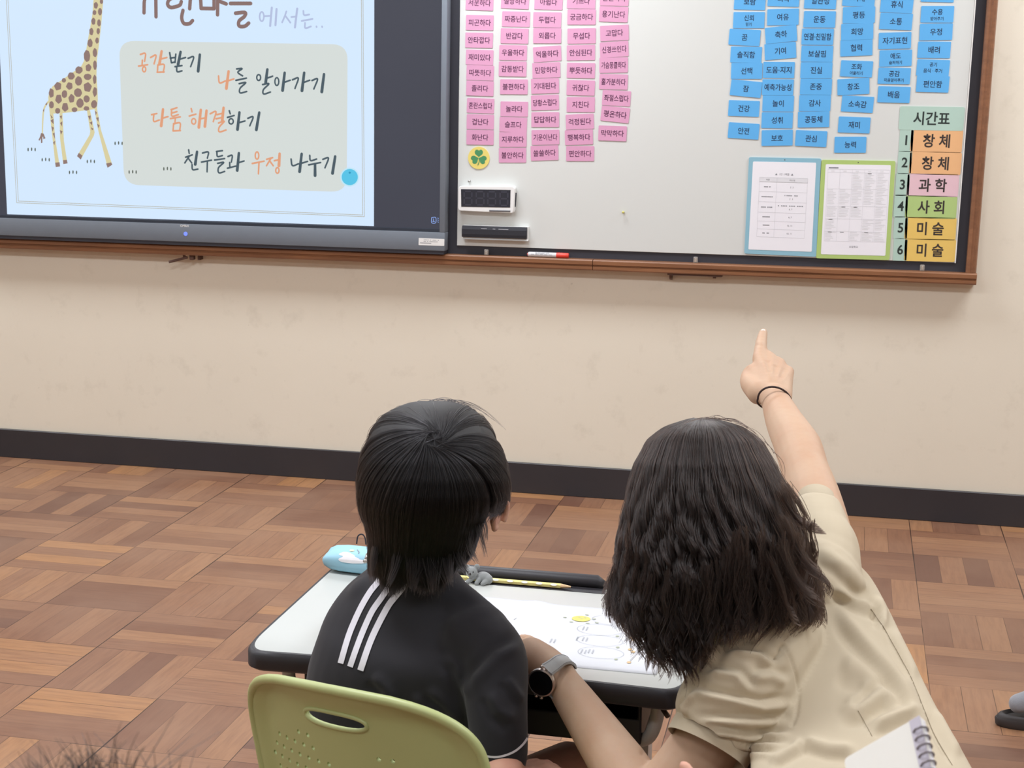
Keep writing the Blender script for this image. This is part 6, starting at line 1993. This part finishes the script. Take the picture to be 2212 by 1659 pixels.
def pencil_case():
    t = thing('pencil_case', 'light blue pencil case printed with a white cloud on the back corner of the desk', 'pencil case', (2.24, -2.95, DZ))
    bm = bmesh.new(); rings = []; ns = 24
    L0, L1 = 2.151, 2.330
    for s, k in ((0.0, 0.30), (0.004, 0.62), (0.014, 0.86), (0.035, 0.98), (0.07, 1.0), (0.12, 1.0), (0.155, 0.95), (0.172, 0.78), (0.180, 0.35)):
        x = L0 + s
        yc = -2.951 - 0.02 * (s / 0.22)
        r = []
        for i in range(ns):
            a = 2 * math.pi * i / ns
            ca, sa = math.cos(a), math.sin(a)
            e = 0.62
            yy = math.copysign(abs(ca) ** e, ca) * 0.036 * (0.55 + 0.45 * k)
            zz = math.copysign(abs(sa) ** e, sa) * 0.0205 * k
            zz = zz * (1 - 0.30 * max(0, (0.05 - s) / 0.05) * (sa > 0) * (ca < 0.2))
            r.append(bm.verts.new((x, yc + yy, DZ + 0.0018 + 0.0205 + zz)))
        rings.append(r)
    for a, b in zip(rings, rings[1:]):
        for i in range(ns):
            bm.faces.new((a[i], a[(i + 1) % ns], b[(i + 1) % ns], b[i]))
    bm.faces.new(rings[0]); bm.faces.new(rings[-1])
    bmesh.ops.subdivide_edges(bm, edges=bm.edges[:], cuts=1, smooth=0.6, use_grid_fill=True)
    o = obj('case_body', bm, mk('sky_blue_fabric', rgb(148, 196, 216), 0.6, var=0.03, bump=0.05, bscale=800), t, smooth=True)
    s = 13.825
    K = lambda rows: [(1150 + y / s, 680 + a / s, 680 + b / s) for y, a, b in rows]
    me = o.data
    obj('cloud_print', decal_rows(me, K([(590, 850, 950), (620, 790, 1050), (655, 712, 1110), (690, 765, 1180), (712, 850, 1200), (740, 825, 1205), (770, 735, 1300), (812, 706, 1345), (845, 730, 1620), (885, 800, 1560), (912, 1000, 1500), (928, 1130, 1430)]), 0.0006), mk('cloud_white', rgb(232, 232, 236), 0.6), t, smooth=True)
    obj('sun_print', decal_rows(me, K([(524, 1080, 1140), (535, 1050, 1170), (550, 1036, 1186), (565, 1046, 1176), (578, 1080, 1140)]), 0.0007), mk('sun_cream', rgb(236, 220, 176), 0.6), t, smooth=True)
    bm = decal_rows(me, K([(520, 1262, 1290), (545, 1265, 1300), (570, 1290, 1330), (600, 1310, 1340), (640, 1290, 1320)]), 0.0007, 3)
    obj('small_print', bm, mk('print_grey', rgb(130, 140, 150), 0.6), t, smooth=True)
    bm = bmesh.new(); p = Vector((2.205, -2.915, DZ + 0.047))
    tube(bm, smooth_line([p + Vector((-0.008, 0, -0.008)), p + Vector((-0.006, 0.002, 0.006)), p + Vector((0.001, 0.003, 0.010)), p + Vector((0.007, 0.002, 0.005)), p + Vector((0.010, 0, -0.008))], 6), 0.0013, 8)
    obj('strap_loop', bm, mk('dark_cord', rgb(40, 36, 44), 0.7), t, smooth=True)
    bm = bmesh.new(); a, b = pd(793, 1196, 2.86), pd(789, 1212, 2.855)
    tube(bm, [a, b], 0.0025, 8); ball(bm, b, 0.0042, seg=10)
    obj('zip_pull', bm, M_STEEL, t, smooth=True)


def yellow_bag():
    t = thing('hanging_bag', 'mustard yellow bag hanging from the side of the desk behind the beige sleeve', 'bag', (2.885, -3.25, 0.3))
    bm = bmesh.new()
    prism(bm, round_poly([Vector((2.880, -3.335, 0.30)), Vector((2.880, -3.16, 0.30)), Vector((2.880, -3.16, 0.50)), Vector((2.880, -3.335, 0.515))], 0.03, 5), (0.035, 0, 0))
    bmesh.ops.bevel(bm, geom=bm.edges[:], offset=0.006, segments=2, affect='EDGES')
    obj('bag_body', bm, cloth_mat('mustard_cloth', rgb(146, 118, 42), 0.8), t, smooth=False)
    bm = bmesh.new(); tube(bm, smooth_line([(2.895, -3.30, 0.50), (2.885, -3.315, 0.535), (2.866, -3.30, 0.566), (2.880, -3.24, 0.545), (2.895, -3.22, 0.50)], 6), 0.0042, 8, flat=0.5); obj('bag_strap', bm, mk('black_strap', rgb(40, 36, 34), 0.6), t, smooth=True)
    bm = bmesh.new(); tube(bm, [pd(1432, 1532, 2.44), pd(1443, 1548, 2.43)], 0.004, 8); obj('strap_buckle', bm, mk('brown_buckle', rgb(70, 54, 44), 0.4), t, smooth=True)


def chair():
    T0 = pd(711, 1484, 2.085); U = Vector((0.900, -0.436, 0.10)).normalized(); NB = Vector((-U.y * -1 * -1, 0, 0))
    NB = Vector((U.y, -U.x, 0)).normalized()        # towards the camera: the back of the backrest
    t = thing('school_chair', 'sage green plastic school chair with a perforated backrest, under the seated child', 'chair', (T0.x, T0.y + 0.18, 0))
    Hh, HW = 0.334, 0.206

    def wfac(v):
        m = v * Hh
        top = 0.105
        w = 1.0 if m >= top else (1 - (1 - m / top) ** 2.7) ** (1 / 2.7)
        return w * (1.0 - 0.10 * max(0, (v - 0.35)) / 0.65)

    def pos(u, v, off=0.0):
        """u -1..1 across, v 0..1 down"""
        xx = u * HW * wfac(v)
        e = min((1 - abs(u)) * HW * wfac(v), v * Hh * 1.0 + 0.0)
        e2 = max(0.0, min(1.0, e / 0.040)); rim = (1 - e2 * e2 * (3 - 2 * e2))
        p = T0 + U * xx + UPZ * (-v * Hh) + NB * (-0.085 * v + 0.03 * v * v)
        p += NB * (-0.050 * (xx / HW) ** 2 + 0.015 * rim - 0.004 + off)
        return p
    def at_m(x, m):
        v = max(m / Hh, 2e-4)
        return pos(max(-1, min(1, x / (HW * wfac(v)))), v)
    # panel cut out with the hand slot and the perforations, triangulated flat and then bent into shape
    from mathutils.geometry import delaunay_2d_cdt
    out_l = [(-HW * wfac(v), v * Hh) for v in [k / 60 for k in range(60, 0, -1)]] + [(HW * 0.42 * (k / 6), 0.0) for k in range(-5, 6)] + [(HW * wfac(v), v * Hh) for v in [k / 60 for k in range(1, 61)]]
    slot = []
    for k in range(32):
        a = 2 * math.pi * k / 32
        ca, sa = math.cos(a), math.sin(a)
        slot.append((-0.008 + math.copysign(abs(ca) ** 0.75, ca) * 0.056, 0.051 + math.copysign(abs(sa) ** 0.8, sa) * 0.0112))
    holes = []
    for k in range(12):
        m = 0.098 + 0.0180 * k
        n = (2, 5, 7, 7, 7, 7, 7, 7, 6, 6, 5, 4)[k]; x0 = (0.058, 0.040, 0.022)[min(k, 2)] + (0.0105 if k % 2 else 0.0)
        for i in range(n):
            x = x0 + 0.0210 * i
            if x < 0.165:
                holes += [(x, m), (-x - 0.010, m - 0.012)]
    vs2, es2 = [], []

    def loop(pts):
        b = len(vs2)
        vs2.extend(Vector(p) for p in pts); es2.extend((b + i, b + (i + 1) % len(pts)) for i in range(len(pts)))
    loop(out_l); loop(slot)
    HR = 0.0037
    for x, m in holes:
        loop([(x + HR * math.cos(2 * math.pi * k / 10), m + HR * math.sin(2 * math.pi * k / 10)) for k in range(10)])
    ho = np.array(holes); so = np.array(slot)
    for i in range(-30, 31):
        for j in range(1, 50):
            x, m = i * 0.0071, j * 0.0071
            if m > Hh - 0.003 or abs(x) > HW * wfac(m / Hh) - 0.003: continue
            if (np.hypot(ho[:, 0] - x, ho[:, 1] - m) < HR + 0.0022).any(): continue
            if abs(x + 0.008) < 0.059 and abs(m - 0.051) < 0.017: continue
            vs2.append(Vector((x, m)))
    V, _, Fc, *_ = delaunay_2d_cdt(vs2, es2, [], 0, 1e-6)
    bm = bmesh.new(); vv = [bm.verts.new(at_m(v.x, v.y)) for v in V]
    for f in Fc:
        c = sum((V[i] for i in f), Vector((0, 0))) / len(f)
        if abs(c.x) > HW * wfac(c.y / Hh) + 1e-4: continue
        if (np.hypot(ho[:, 0] - c.x, ho[:, 1] - c.y) < HR * 0.93).any(): continue
        if (abs(c.x + 0.008) / 0.056) ** 2.6 + (abs(c.y - 0.051) / 0.0112) ** 2.5 < 0.97: continue
        try: bm.faces.new([vv[i] for i in f])
        except ValueError: pass
    bmesh.ops.recalc_face_normals(bm, faces=bm.faces)
    bm.normal_update()
    if sum(f.normal.dot(NB) for f in bm.faces) < 0: bmesh.ops.reverse_faces(bm, faces=bm.faces)
    me = bpy.data.meshes.new('backrest'); bm.to_mesh(me); bm.free()
    br = link_mesh('backrest', me, M_GREEN, t, smooth=True)
    sm = br.modifiers.new('t', 'SOLIDIFY'); sm.thickness = 0.006; sm.offset = -1
    eg = br.modifiers.new('e', 'EDGE_SPLIT'); eg.split_angle = R(50)
    pts = [at_m(x, m) for x, m in slot]
    # rolled lip along the edge
    line = [at_m(x, m) - NB * 0.003 for x, m in out_l]
    keep = [line[0]]
    for p in line[1:]:
        if (p - keep[-1]).length > 0.006: keep.append(p)
    bm = bmesh.new(); tube(bm, keep, 0.0068, 10); obj('rolled_edge', bm, M_GREEN, t, smooth=True)
    # slot lip
    bm = bmesh.new(); tube(bm, [p + NB * 0.0002 for p in pts], 0.0030, 8, closed=True); obj('slot_lip', bm, M_GREEN, t, smooth=True)
    for u in (-0.965, 0.965):
        p = pos(u, 0.60) + NB * 0.002
        bm = bmesh.new(); ball(bm, p, 0.0048, 0.0048, 0.0048, 12); obj('screw', bm, M_STEEL, t, smooth=True)
    # seat, frame
    FWc = -NB; sc = T0 + FWc * 0.24; sc.z = 0.268
    bm = bmesh.new()
    P = round_poly([sc - U * 0.19 - FWc * 0.17, sc + U * 0.19 - FWc * 0.17, sc + U * 0.185 + FWc * 0.18, sc - U * 0.185 + FWc * 0.18], 0.06, 6)
    prism(bm, P, (0, 0, 0.012)); bmesh.ops.bevel(bm, geom=[e for e in bm.edges if abs(e.verts[0].co.z - e.verts[1].co.z) < 1e-5], offset=0.004, segments=2, affect='EDGES')
    obj('seat', bm, M_GREEN, t, auto=40)
    for s in (-1, 1):
        a = pos(0.90 * s, 0.62) - NB * 0.018; b = pos(0.88 * s, 1.0) - NB * 0.015
        q = sc + U * 0.17 * s - FWc * 0.15
        bm = bmesh.new(); tube(bm, smooth_line([a, b, Vector((q.x, q.y, 0.255)), q + FWc * 0.12 + UPZ * -0.02, q + FWc * 0.30 + UPZ * -0.02], 5), 0.010, 10); obj('side_rail', bm, M_LEGM, t, smooth=True)
        for f0, f1 in ((0.02, -0.06), (0.26, 0.27)):
            a = q + FWc * f0; b = q + FWc * f1 + U * 0.02 * s
            bm = bmesh.new(); tube(bm, [Vector((a.x, a.y, 0.262)), Vector((b.x, b.y, 0.012))], 0.011, 10); lg = obj('leg', bm, M_LEGM, t, smooth=True)
            bm = bmesh.new(); tube(bm, [Vector((b.x, b.y, 0.014)), Vector((b.x, b.y, 0.0))], 0.014, 10); obj('foot_cap', bm, M_RUB, lg, smooth=True)
    return t

# ------------------------------------------------------------------ people at the margins, and the notebook
def simple_body(bm, neck, hip, knees, ankles, arms, r=1.0):
    limb(bm, [(neck + UPZ * 0.05, 0.042 * r), (neck - UPZ * 0.02, 0.048 * r)])
    mid = neck.lerp(hip, 0.5)
    limb(bm, [(neck - UPZ * 0.06, 0.045 * r), (neck.lerp(hip, 0.35), 0.085 * r), (mid.lerp(hip, 0.4), 0.085 * r), (hip, 0.085 * r)])
    for a in arms:
        limb(bm, [(a[0], 0.034 * r), (a[1], 0.032 * r), (a[2], 0.024 * r)])
    for k, a in zip(knees, ankles):
        limb(bm, [(hip + (k - hip) * 0.15, 0.065 * r), (k, 0.052 * r)])
        limb(bm, [(k, 0.050 * r), (k.lerp(a, 0.4), 0.050 * r), (a, 0.034 * r)])
        limb(bm, [(a, 0.034 * r), (a - FWD_H * 0.12 - UPZ * 0.005, 0.030 * r)])


def near_trousers(root, hip, kn):
    bm = bmesh.new()
    limb(bm, [(hip - CAM_RT * 0.05, 0.098), (hip + CAM_RT * 0.05, 0.098)])
    for k in kn:
        limb(bm, [(hip + (k - hip) * 0.2, 0.082), (hip + (k - hip) * 0.80, 0.068)])
    link_mesh('shorts', remesh(bm, 0.009, 3), M_SHORTS, root)


def walking_child():
    toe = on_z(2151, 1548, 0.02)
    root = thing('person', 'person mostly out of view, a dark shoe and grey sock on the parquet', 'person', (toe.x + 0.16, toe.y, 0))
    d = Vector((-0.985, -0.17, 0)).normalized(); sdv = Vector((0.17, -0.985, 0)).normalized()
    heel = toe - d * 0.225
    # the shoe: sole, open upper rim
    def sole(f, z0, z1, grow):
        pts = []
        for k in range(40):
            a = 2 * math.pi * k / 40
            u = math.cos(a); w = math.sin(a)
            ln = 0.1125 * u
            wd = (0.040 if u > 0 else 0.034) * (1 - 0.25 * max(0, -u) ** 2) * w
            pts.append(toe - d * (0.1125 - ln * 1.0) + sdv * wd)
        c = sum(pts, Vector()) / len(pts)
        return [Vector((c.x + (p.x - c.x) * grow, c.y + (p.y - c.y) * grow, z0)) for p in pts]
    bm = bmesh.new(); rs = []
    for z, g in ((0.0, 0.95), (0.004, 1.0), (0.017, 1.02), (0.021, 1.0), (0.021, 0.985), (0.026, 0.965), (0.030, 0.93), (0.0315, 0.88), (0.028, 0.84), (0.023, 0.80)):
        rs.append([bm.verts.new(p) for p in sole(0, z, z, g)])
    for a, b in zip(rs, rs[1:]):
        for i in range(40): bm.faces.new((a[i], a[(i + 1) % 40], b[(i + 1) % 40], b[i]))
    bm.faces.new(rs[0]); bm.faces.new(rs[-1])
    obj('shoe', bm, mk('black_shoe_rubber', rgb(52, 48, 48), 0.55), root, auto=40)
    bm = bmesh.new()
    an = heel + d * 0.055
    limb(bm, [(toe - d * 0.050 + UPZ * 0.034, 0.0235), (toe - d * 0.085 + UPZ * 0.042, 0.030), (toe - d * 0.13 + UPZ * 0.055, 0.033), (an + UPZ * 0.075, 0.036), (an + UPZ * 0.16, 0.036)])
    limb(bm, [(heel + d * 0.03 + UPZ * 0.040, 0.028), (an + UPZ * 0.09, 0.034)])
    link_mesh('sock', remesh(bm, 0.004, 3), cloth_mat('grey_knit_sock', rgb(140, 142, 148), 0.95, 420, 0.9, 0.4, 0.22), root)
    bm = bmesh.new()
    hip = Vector((an.x + 0.05, an.y + 0.03, 0.66)); neck = hip + Vector((0.03, 0.02, 0.40))
    an2 = an + Vector((0.10, 0.24, 0))
    limb(bm, [(hip, 0.105), (hip - UPZ * 0.05, 0.10)])
    for a in (an, an2):
        kn = Vector((a.x + 0.02, a.y, 0.36))
        limb(bm, [(hip + (a - hip) * Vector((0.25, 0.25, 0)).length * 0.3, 0.082), (kn, 0.062), (Vector((a.x + 0.012, a.y, 0.135)), 0.052)])
    link_mesh('trousers', remesh(bm, 0.010, 3), M_SHORTS, root)
    bm = bmesh.new()
    limb(bm, [(hip, 0.112), (hip.lerp(neck, 0.5), 0.110), (neck - UPZ * 0.06, 0.09), (neck - UPZ * 0.02, 0.055)])
    for s in (-1, 1):
        sh = neck - UPZ * 0.075 + Vector((0.02, 0.12 * s, 0))
        limb(bm, [(sh, 0.05), (sh + Vector((0.03, 0.03 * s, -0.16)), 0.045)])
    link_mesh('top', remesh(bm, 0.010, 3), cloth_mat('grey_top', rgb(120, 124, 132)), root)
    bm = bmesh.new()
    hc = neck + UPZ * 0.13
    add_head(bm, hc, d, UPZ, 0.98); limb(bm, [(neck - UPZ * 0.03, 0.045), (hc, 0.045)])
    for s in (-1, 1):
        sh = neck - UPZ * 0.075 + Vector((0.02, 0.12 * s, 0)); e = sh + Vector((0.03, 0.03 * s, -0.20)); w = e + Vector((-0.02, 0.0, -0.18))
        limb(bm, [(sh, 0.036), (e, 0.032), (w, 0.022)])
        add_hand_flat(bm, w, Vector((-0.1, 0, -1)), Vector((-1, 0, 0.1)) * -1, Vector((0, -s, 0)), 0.72, 0.4)
    s2 = an2 + UPZ * 0.0
    limb(bm, [(Vector((s2.x, s2.y, 0.05)), 0.034), (Vector((s2.x, s2.y, 0.2)), 0.034)]); limb(bm, [(Vector((s2.x, s2.y, 0.036)), 0.034), (Vector((s2.x, s2.y, 0.032)) + d * 0.13, 0.028)])
    link_mesh('body', remesh(bm, 0.006, 3), M_SKINB, root)
    bm = bmesh.new(); ball(bm, hc - d * 0.018 + UPZ * 0.032, 0.088, 0.088, 0.086, 24); obj('hair', bm, M_HAIRBC, root, smooth=True)
    return root


def near_child():
    c = pd(215, 2050, 0.98)
    root = thing('person', 'child close to the camera, only the blurred top of a dark head visible', 'person', (c.x, c.y, 0))
    bm = bmesh.new(); f = FWD_H
    add_head(bm, c, f, UPZ, 1.0)
    neck = c - UPZ * 0.14 - f * 0.01; hip = Vector((c.x, c.y - 0.04, 0.36))
    sd = CAM_RT
    kn = [Vector((hip.x, hip.y, 0.056)) + f * 0.09 + sd * 0.10 * k for k in (-1, 1)]
    arms = [(neck - UPZ * 0.05 + sd * 0.13 * k, neck - UPZ * 0.22 + sd * 0.16 * k, hip + f * 0.14 + sd * 0.10 * k + UPZ * 0.02) for k in (-1, 1)]
    simple_body(bm, neck, hip, kn, [Vector((k.x, k.y, 0.045)) - f * 0.30 for k in kn], arms)
    link_mesh('body', remesh(bm, 0.007, 3), M_SKINB, root)
    near_trousers(root, hip, kn)
    bm = bmesh.new()
    limb(bm, [(neck - UPZ * 0.045, 0.066), (neck.lerp(hip, 0.35), 0.122), (hip - UPZ * 0.03, 0.112)])
    for k in (-1, 1): limb(bm, [(neck - UPZ * 0.06 + sd * 0.10 * k, 0.058), (neck - UPZ * 0.20 + sd * 0.158 * k, 0.048)])
    link_mesh('shirt', remesh(bm, 0.009, 3), cloth_mat('navy_shirt', rgb(60, 66, 84)), root)
    bm = bmesh.new(); ball(bm, c - f * 0.015 + UPZ * 0.028, 0.084, 0.088, 0.080, 24); hair = obj('hair', bm, M_HAIRBC, root, smooth=True)
    rg = np.random.default_rng(9)
    n, kk = 2600, 9
    v = rg.normal(size=(n, 3)); v[:, 2] = np.abs(v[:, 2]) * 1.1 - 0.25; v /= np.linalg.norm(v, axis=1)[:, None]
    cc = np.array((c - f * 0.015 + UPZ * 0.028)[:])
    s = np.linspace(0, 1, kk)
    side = rg.normal(size=(n, 3)) * 0.5; side[:, 2] -= 0.9
    P = cc + v[:, None] * (0.080 + 0.014 * s[None, :, None] * rg.uniform(0.3, 1.5, n)[:, None, None]) + side[:, None] * (0.040 * (s ** 1.5))[None, :, None]
    st = []
    for _ in range(420):      # tousled tufts standing up
        a = rg.choice([-0.072, -0.05, -0.02, 0.0, 0.012, 0.045, 0.075]) + rg.normal(0, 0.008)
        b = cc + N_RT * a + np.array(UPZ[:]) * (0.075 - abs(a) * 0.35) + np.array(f[:]) * rg.normal(0, 0.02)
        h = rg.uniform(0.012, 0.030) * (1.25 if -0.04 < a < 0.02 else 0.8)
        st.append(b + np.array(UPZ[:]) * (h * s)[:, None] + N_RT * ((rg.normal(0, 0.008) + a * 0.25) * s ** 2)[:, None])
    hair_strands('hair_strands', np.concatenate([P, np.array(st)]), 0.00035, 0.00012, M_HAIRB, hair)
    eyes(c, f, UPZ, 1.0, root)
    return root


def notebook_and_holder():
    A, Bq = pd(1824, 1640, 1.235), pd(1990, 1545, 1.21)
    down = (pd(2062, 1860, 1.13) - Bq)
    along = (Bq - A)
    n = along.cross(down).normalized()
    if n.dot(CAM_FWD) > 0: n = -n
    nb = thing('memo_pad', 'white spiral memo pad held up close to the camera, blurred, over the beige shirt', 'notebook', (A + Bq) / 2 + down / 2)
    Cq, D = Bq + down, A + down
    bm = bmesh.new(); prism(bm, round_poly([A, Bq, Cq, D], 0.004, 4), n * -0.005); obj('page_block', bm, M_PAPER, nb)
    bm = bmesh.new(); prism(bm, round_poly([A + n * 0.0006, Bq + n * 0.0006, Cq + n * 0.0006, D + n * 0.0006], 0.004, 4), n * -0.0005); obj('front_cover', bm, mk('ivory_cover', rgb(246, 246, 240), 0.55, var=0.01), nb)
    bm = bmesh.new()
    u = along.normalized()
    a, b = Bq - u * 0.010, Bq - u * 0.001
    prism(bm, [a + n * 0.0012, b + n * 0.0012, b + down + n * 0.0012, a + down + n * 0.0012], n * -0.0005); obj('lilac_edge_tape', bm, mk('lilac_edge', rgb(206, 202, 216), 0.6), nb)
    bm = bmesh.new()
    for k in range(14):
        p = Bq - u * 0.004 + down * (0.09 + 0.06 * k)
        ring = [p + u * (0.0055 * math.cos(t)) + n * (0.0055 * math.sin(t) - 0.002) for t in np.linspace(0, 2 * math.pi, 17)[:-1]]
        tube(bm, ring, 0.0008, 6, closed=True)
    obj('spiral_wire', bm, mk('grey_wire', rgb(140, 134, 140), 0.35, metal=0.6), nb, smooth=True)
    # whoever holds it: hands only reach into the picture
    hc = pd(2520, 2080, 1.16)
    root = thing('person', 'person close to the camera holding the memo pad, only a blurred pink fingertip visible', 'person', (hc.x, hc.y, 0))
    bm = bmesh.new()
    add_head(bm, hc, FWD_H, UPZ, 1.0)
    neck = hc - UPZ * 0.14; hip = Vector((hc.x, hc.y - 0.03, 0.30))
    kn = [Vector((hip.x, hip.y, 0.056)) + FWD_H * 0.09 + CAM_RT * 0.10 * k for k in (-1, 1)]
    hold = (Cq + D) / 2 - n * 0.022
    tipp = pd(1477, 1655, 1.62); wl = tipp - CAM_UP * 0.12 + CAM_RT * 0.10 - CAM_FWD * 0.10
    arms = [(neck - UPZ * 0.06 + CAM_RT * 0.12, neck - UPZ * 0.2 + CAM_RT * 0.13 + FWD_H * 0.06, hold - UPZ * 0.05 + CAM_RT * 0.03),
            (neck - UPZ * 0.06 - CAM_RT * 0.12, neck - UPZ * 0.16 - CAM_RT * 0.14 + FWD_H * 0.10, wl)]
    simple_body(bm, neck, hip, kn, [Vector((k.x, k.y, 0.045)) - FWD_H * 0.30 for k in kn], arms)
    near_trousers(root, hip, kn)
    add_hand_flat(bm, hold - UPZ * 0.05 + CAM_RT * 0.03, down * -1.0, along, n, 0.72, 0.35)
    limb(bm, [(wl, 0.020), (wl.lerp(tipp, 0.55), 0.020)])
    for k, (o, ln) in enumerate(((0, 1.0), (0.015, 0.80), (0.029, 0.76), (0.042, 0.66))):
        b0 = wl.lerp(tipp, 0.50) + CAM_RT * o; e = b0 + (tipp - wl) * 0.5 * ln
        limb(bm, [(b0, 0.0085), (b0.lerp(e, 0.5) - CAM_FWD * 0.004, 0.0078), (e, 0.0066)], 5, 12)
    th = wl.lerp(tipp, 0.3) - CAM_RT * 0.015
    limb(bm, [(th, 0.011), (th - CAM_RT * 0.02 + CAM_UP * 0.02, 0.009), (th - CAM_RT * 0.022 + CAM_UP * 0.04, 0.0075)])
    link_mesh('body', remesh(bm, 0.0042, 3), M_SKINB, root)
    bm = bmesh.new()
    limb(bm, [(neck - UPZ * 0.045, 0.066), (neck.lerp(hip, 0.35), 0.122), (hip - UPZ * 0.03, 0.112)])
    for k in (-1, 1): limb(bm, [(neck - UPZ * 0.06 + CAM_RT * 0.10 * k, 0.058), (neck - UPZ * 0.16 + CAM_RT * 0.135 * k + FWD_H * 0.06, 0.047)])
    link_mesh('shirt', remesh(bm, 0.009, 3), cloth_mat('white_shirt', rgb(206, 206, 204)), root)
    bm = bmesh.new(); ball(bm, hc - FWD_H * 0.015 + UPZ * 0.03, 0.086, 0.086, 0.084, 24); obj('hair', bm, M_HAIRBC, root, smooth=True)

room()
chalkboard(); whiteboard(); word_cards(); timetable(); holders(); clover_magnet(); pins(); timer(); eraser(); marker_and_clips(); brackets(); display()
desk(); desk_things(); chair()
boy(); teacher()
walking_child(); near_child(); notebook_and_holder()
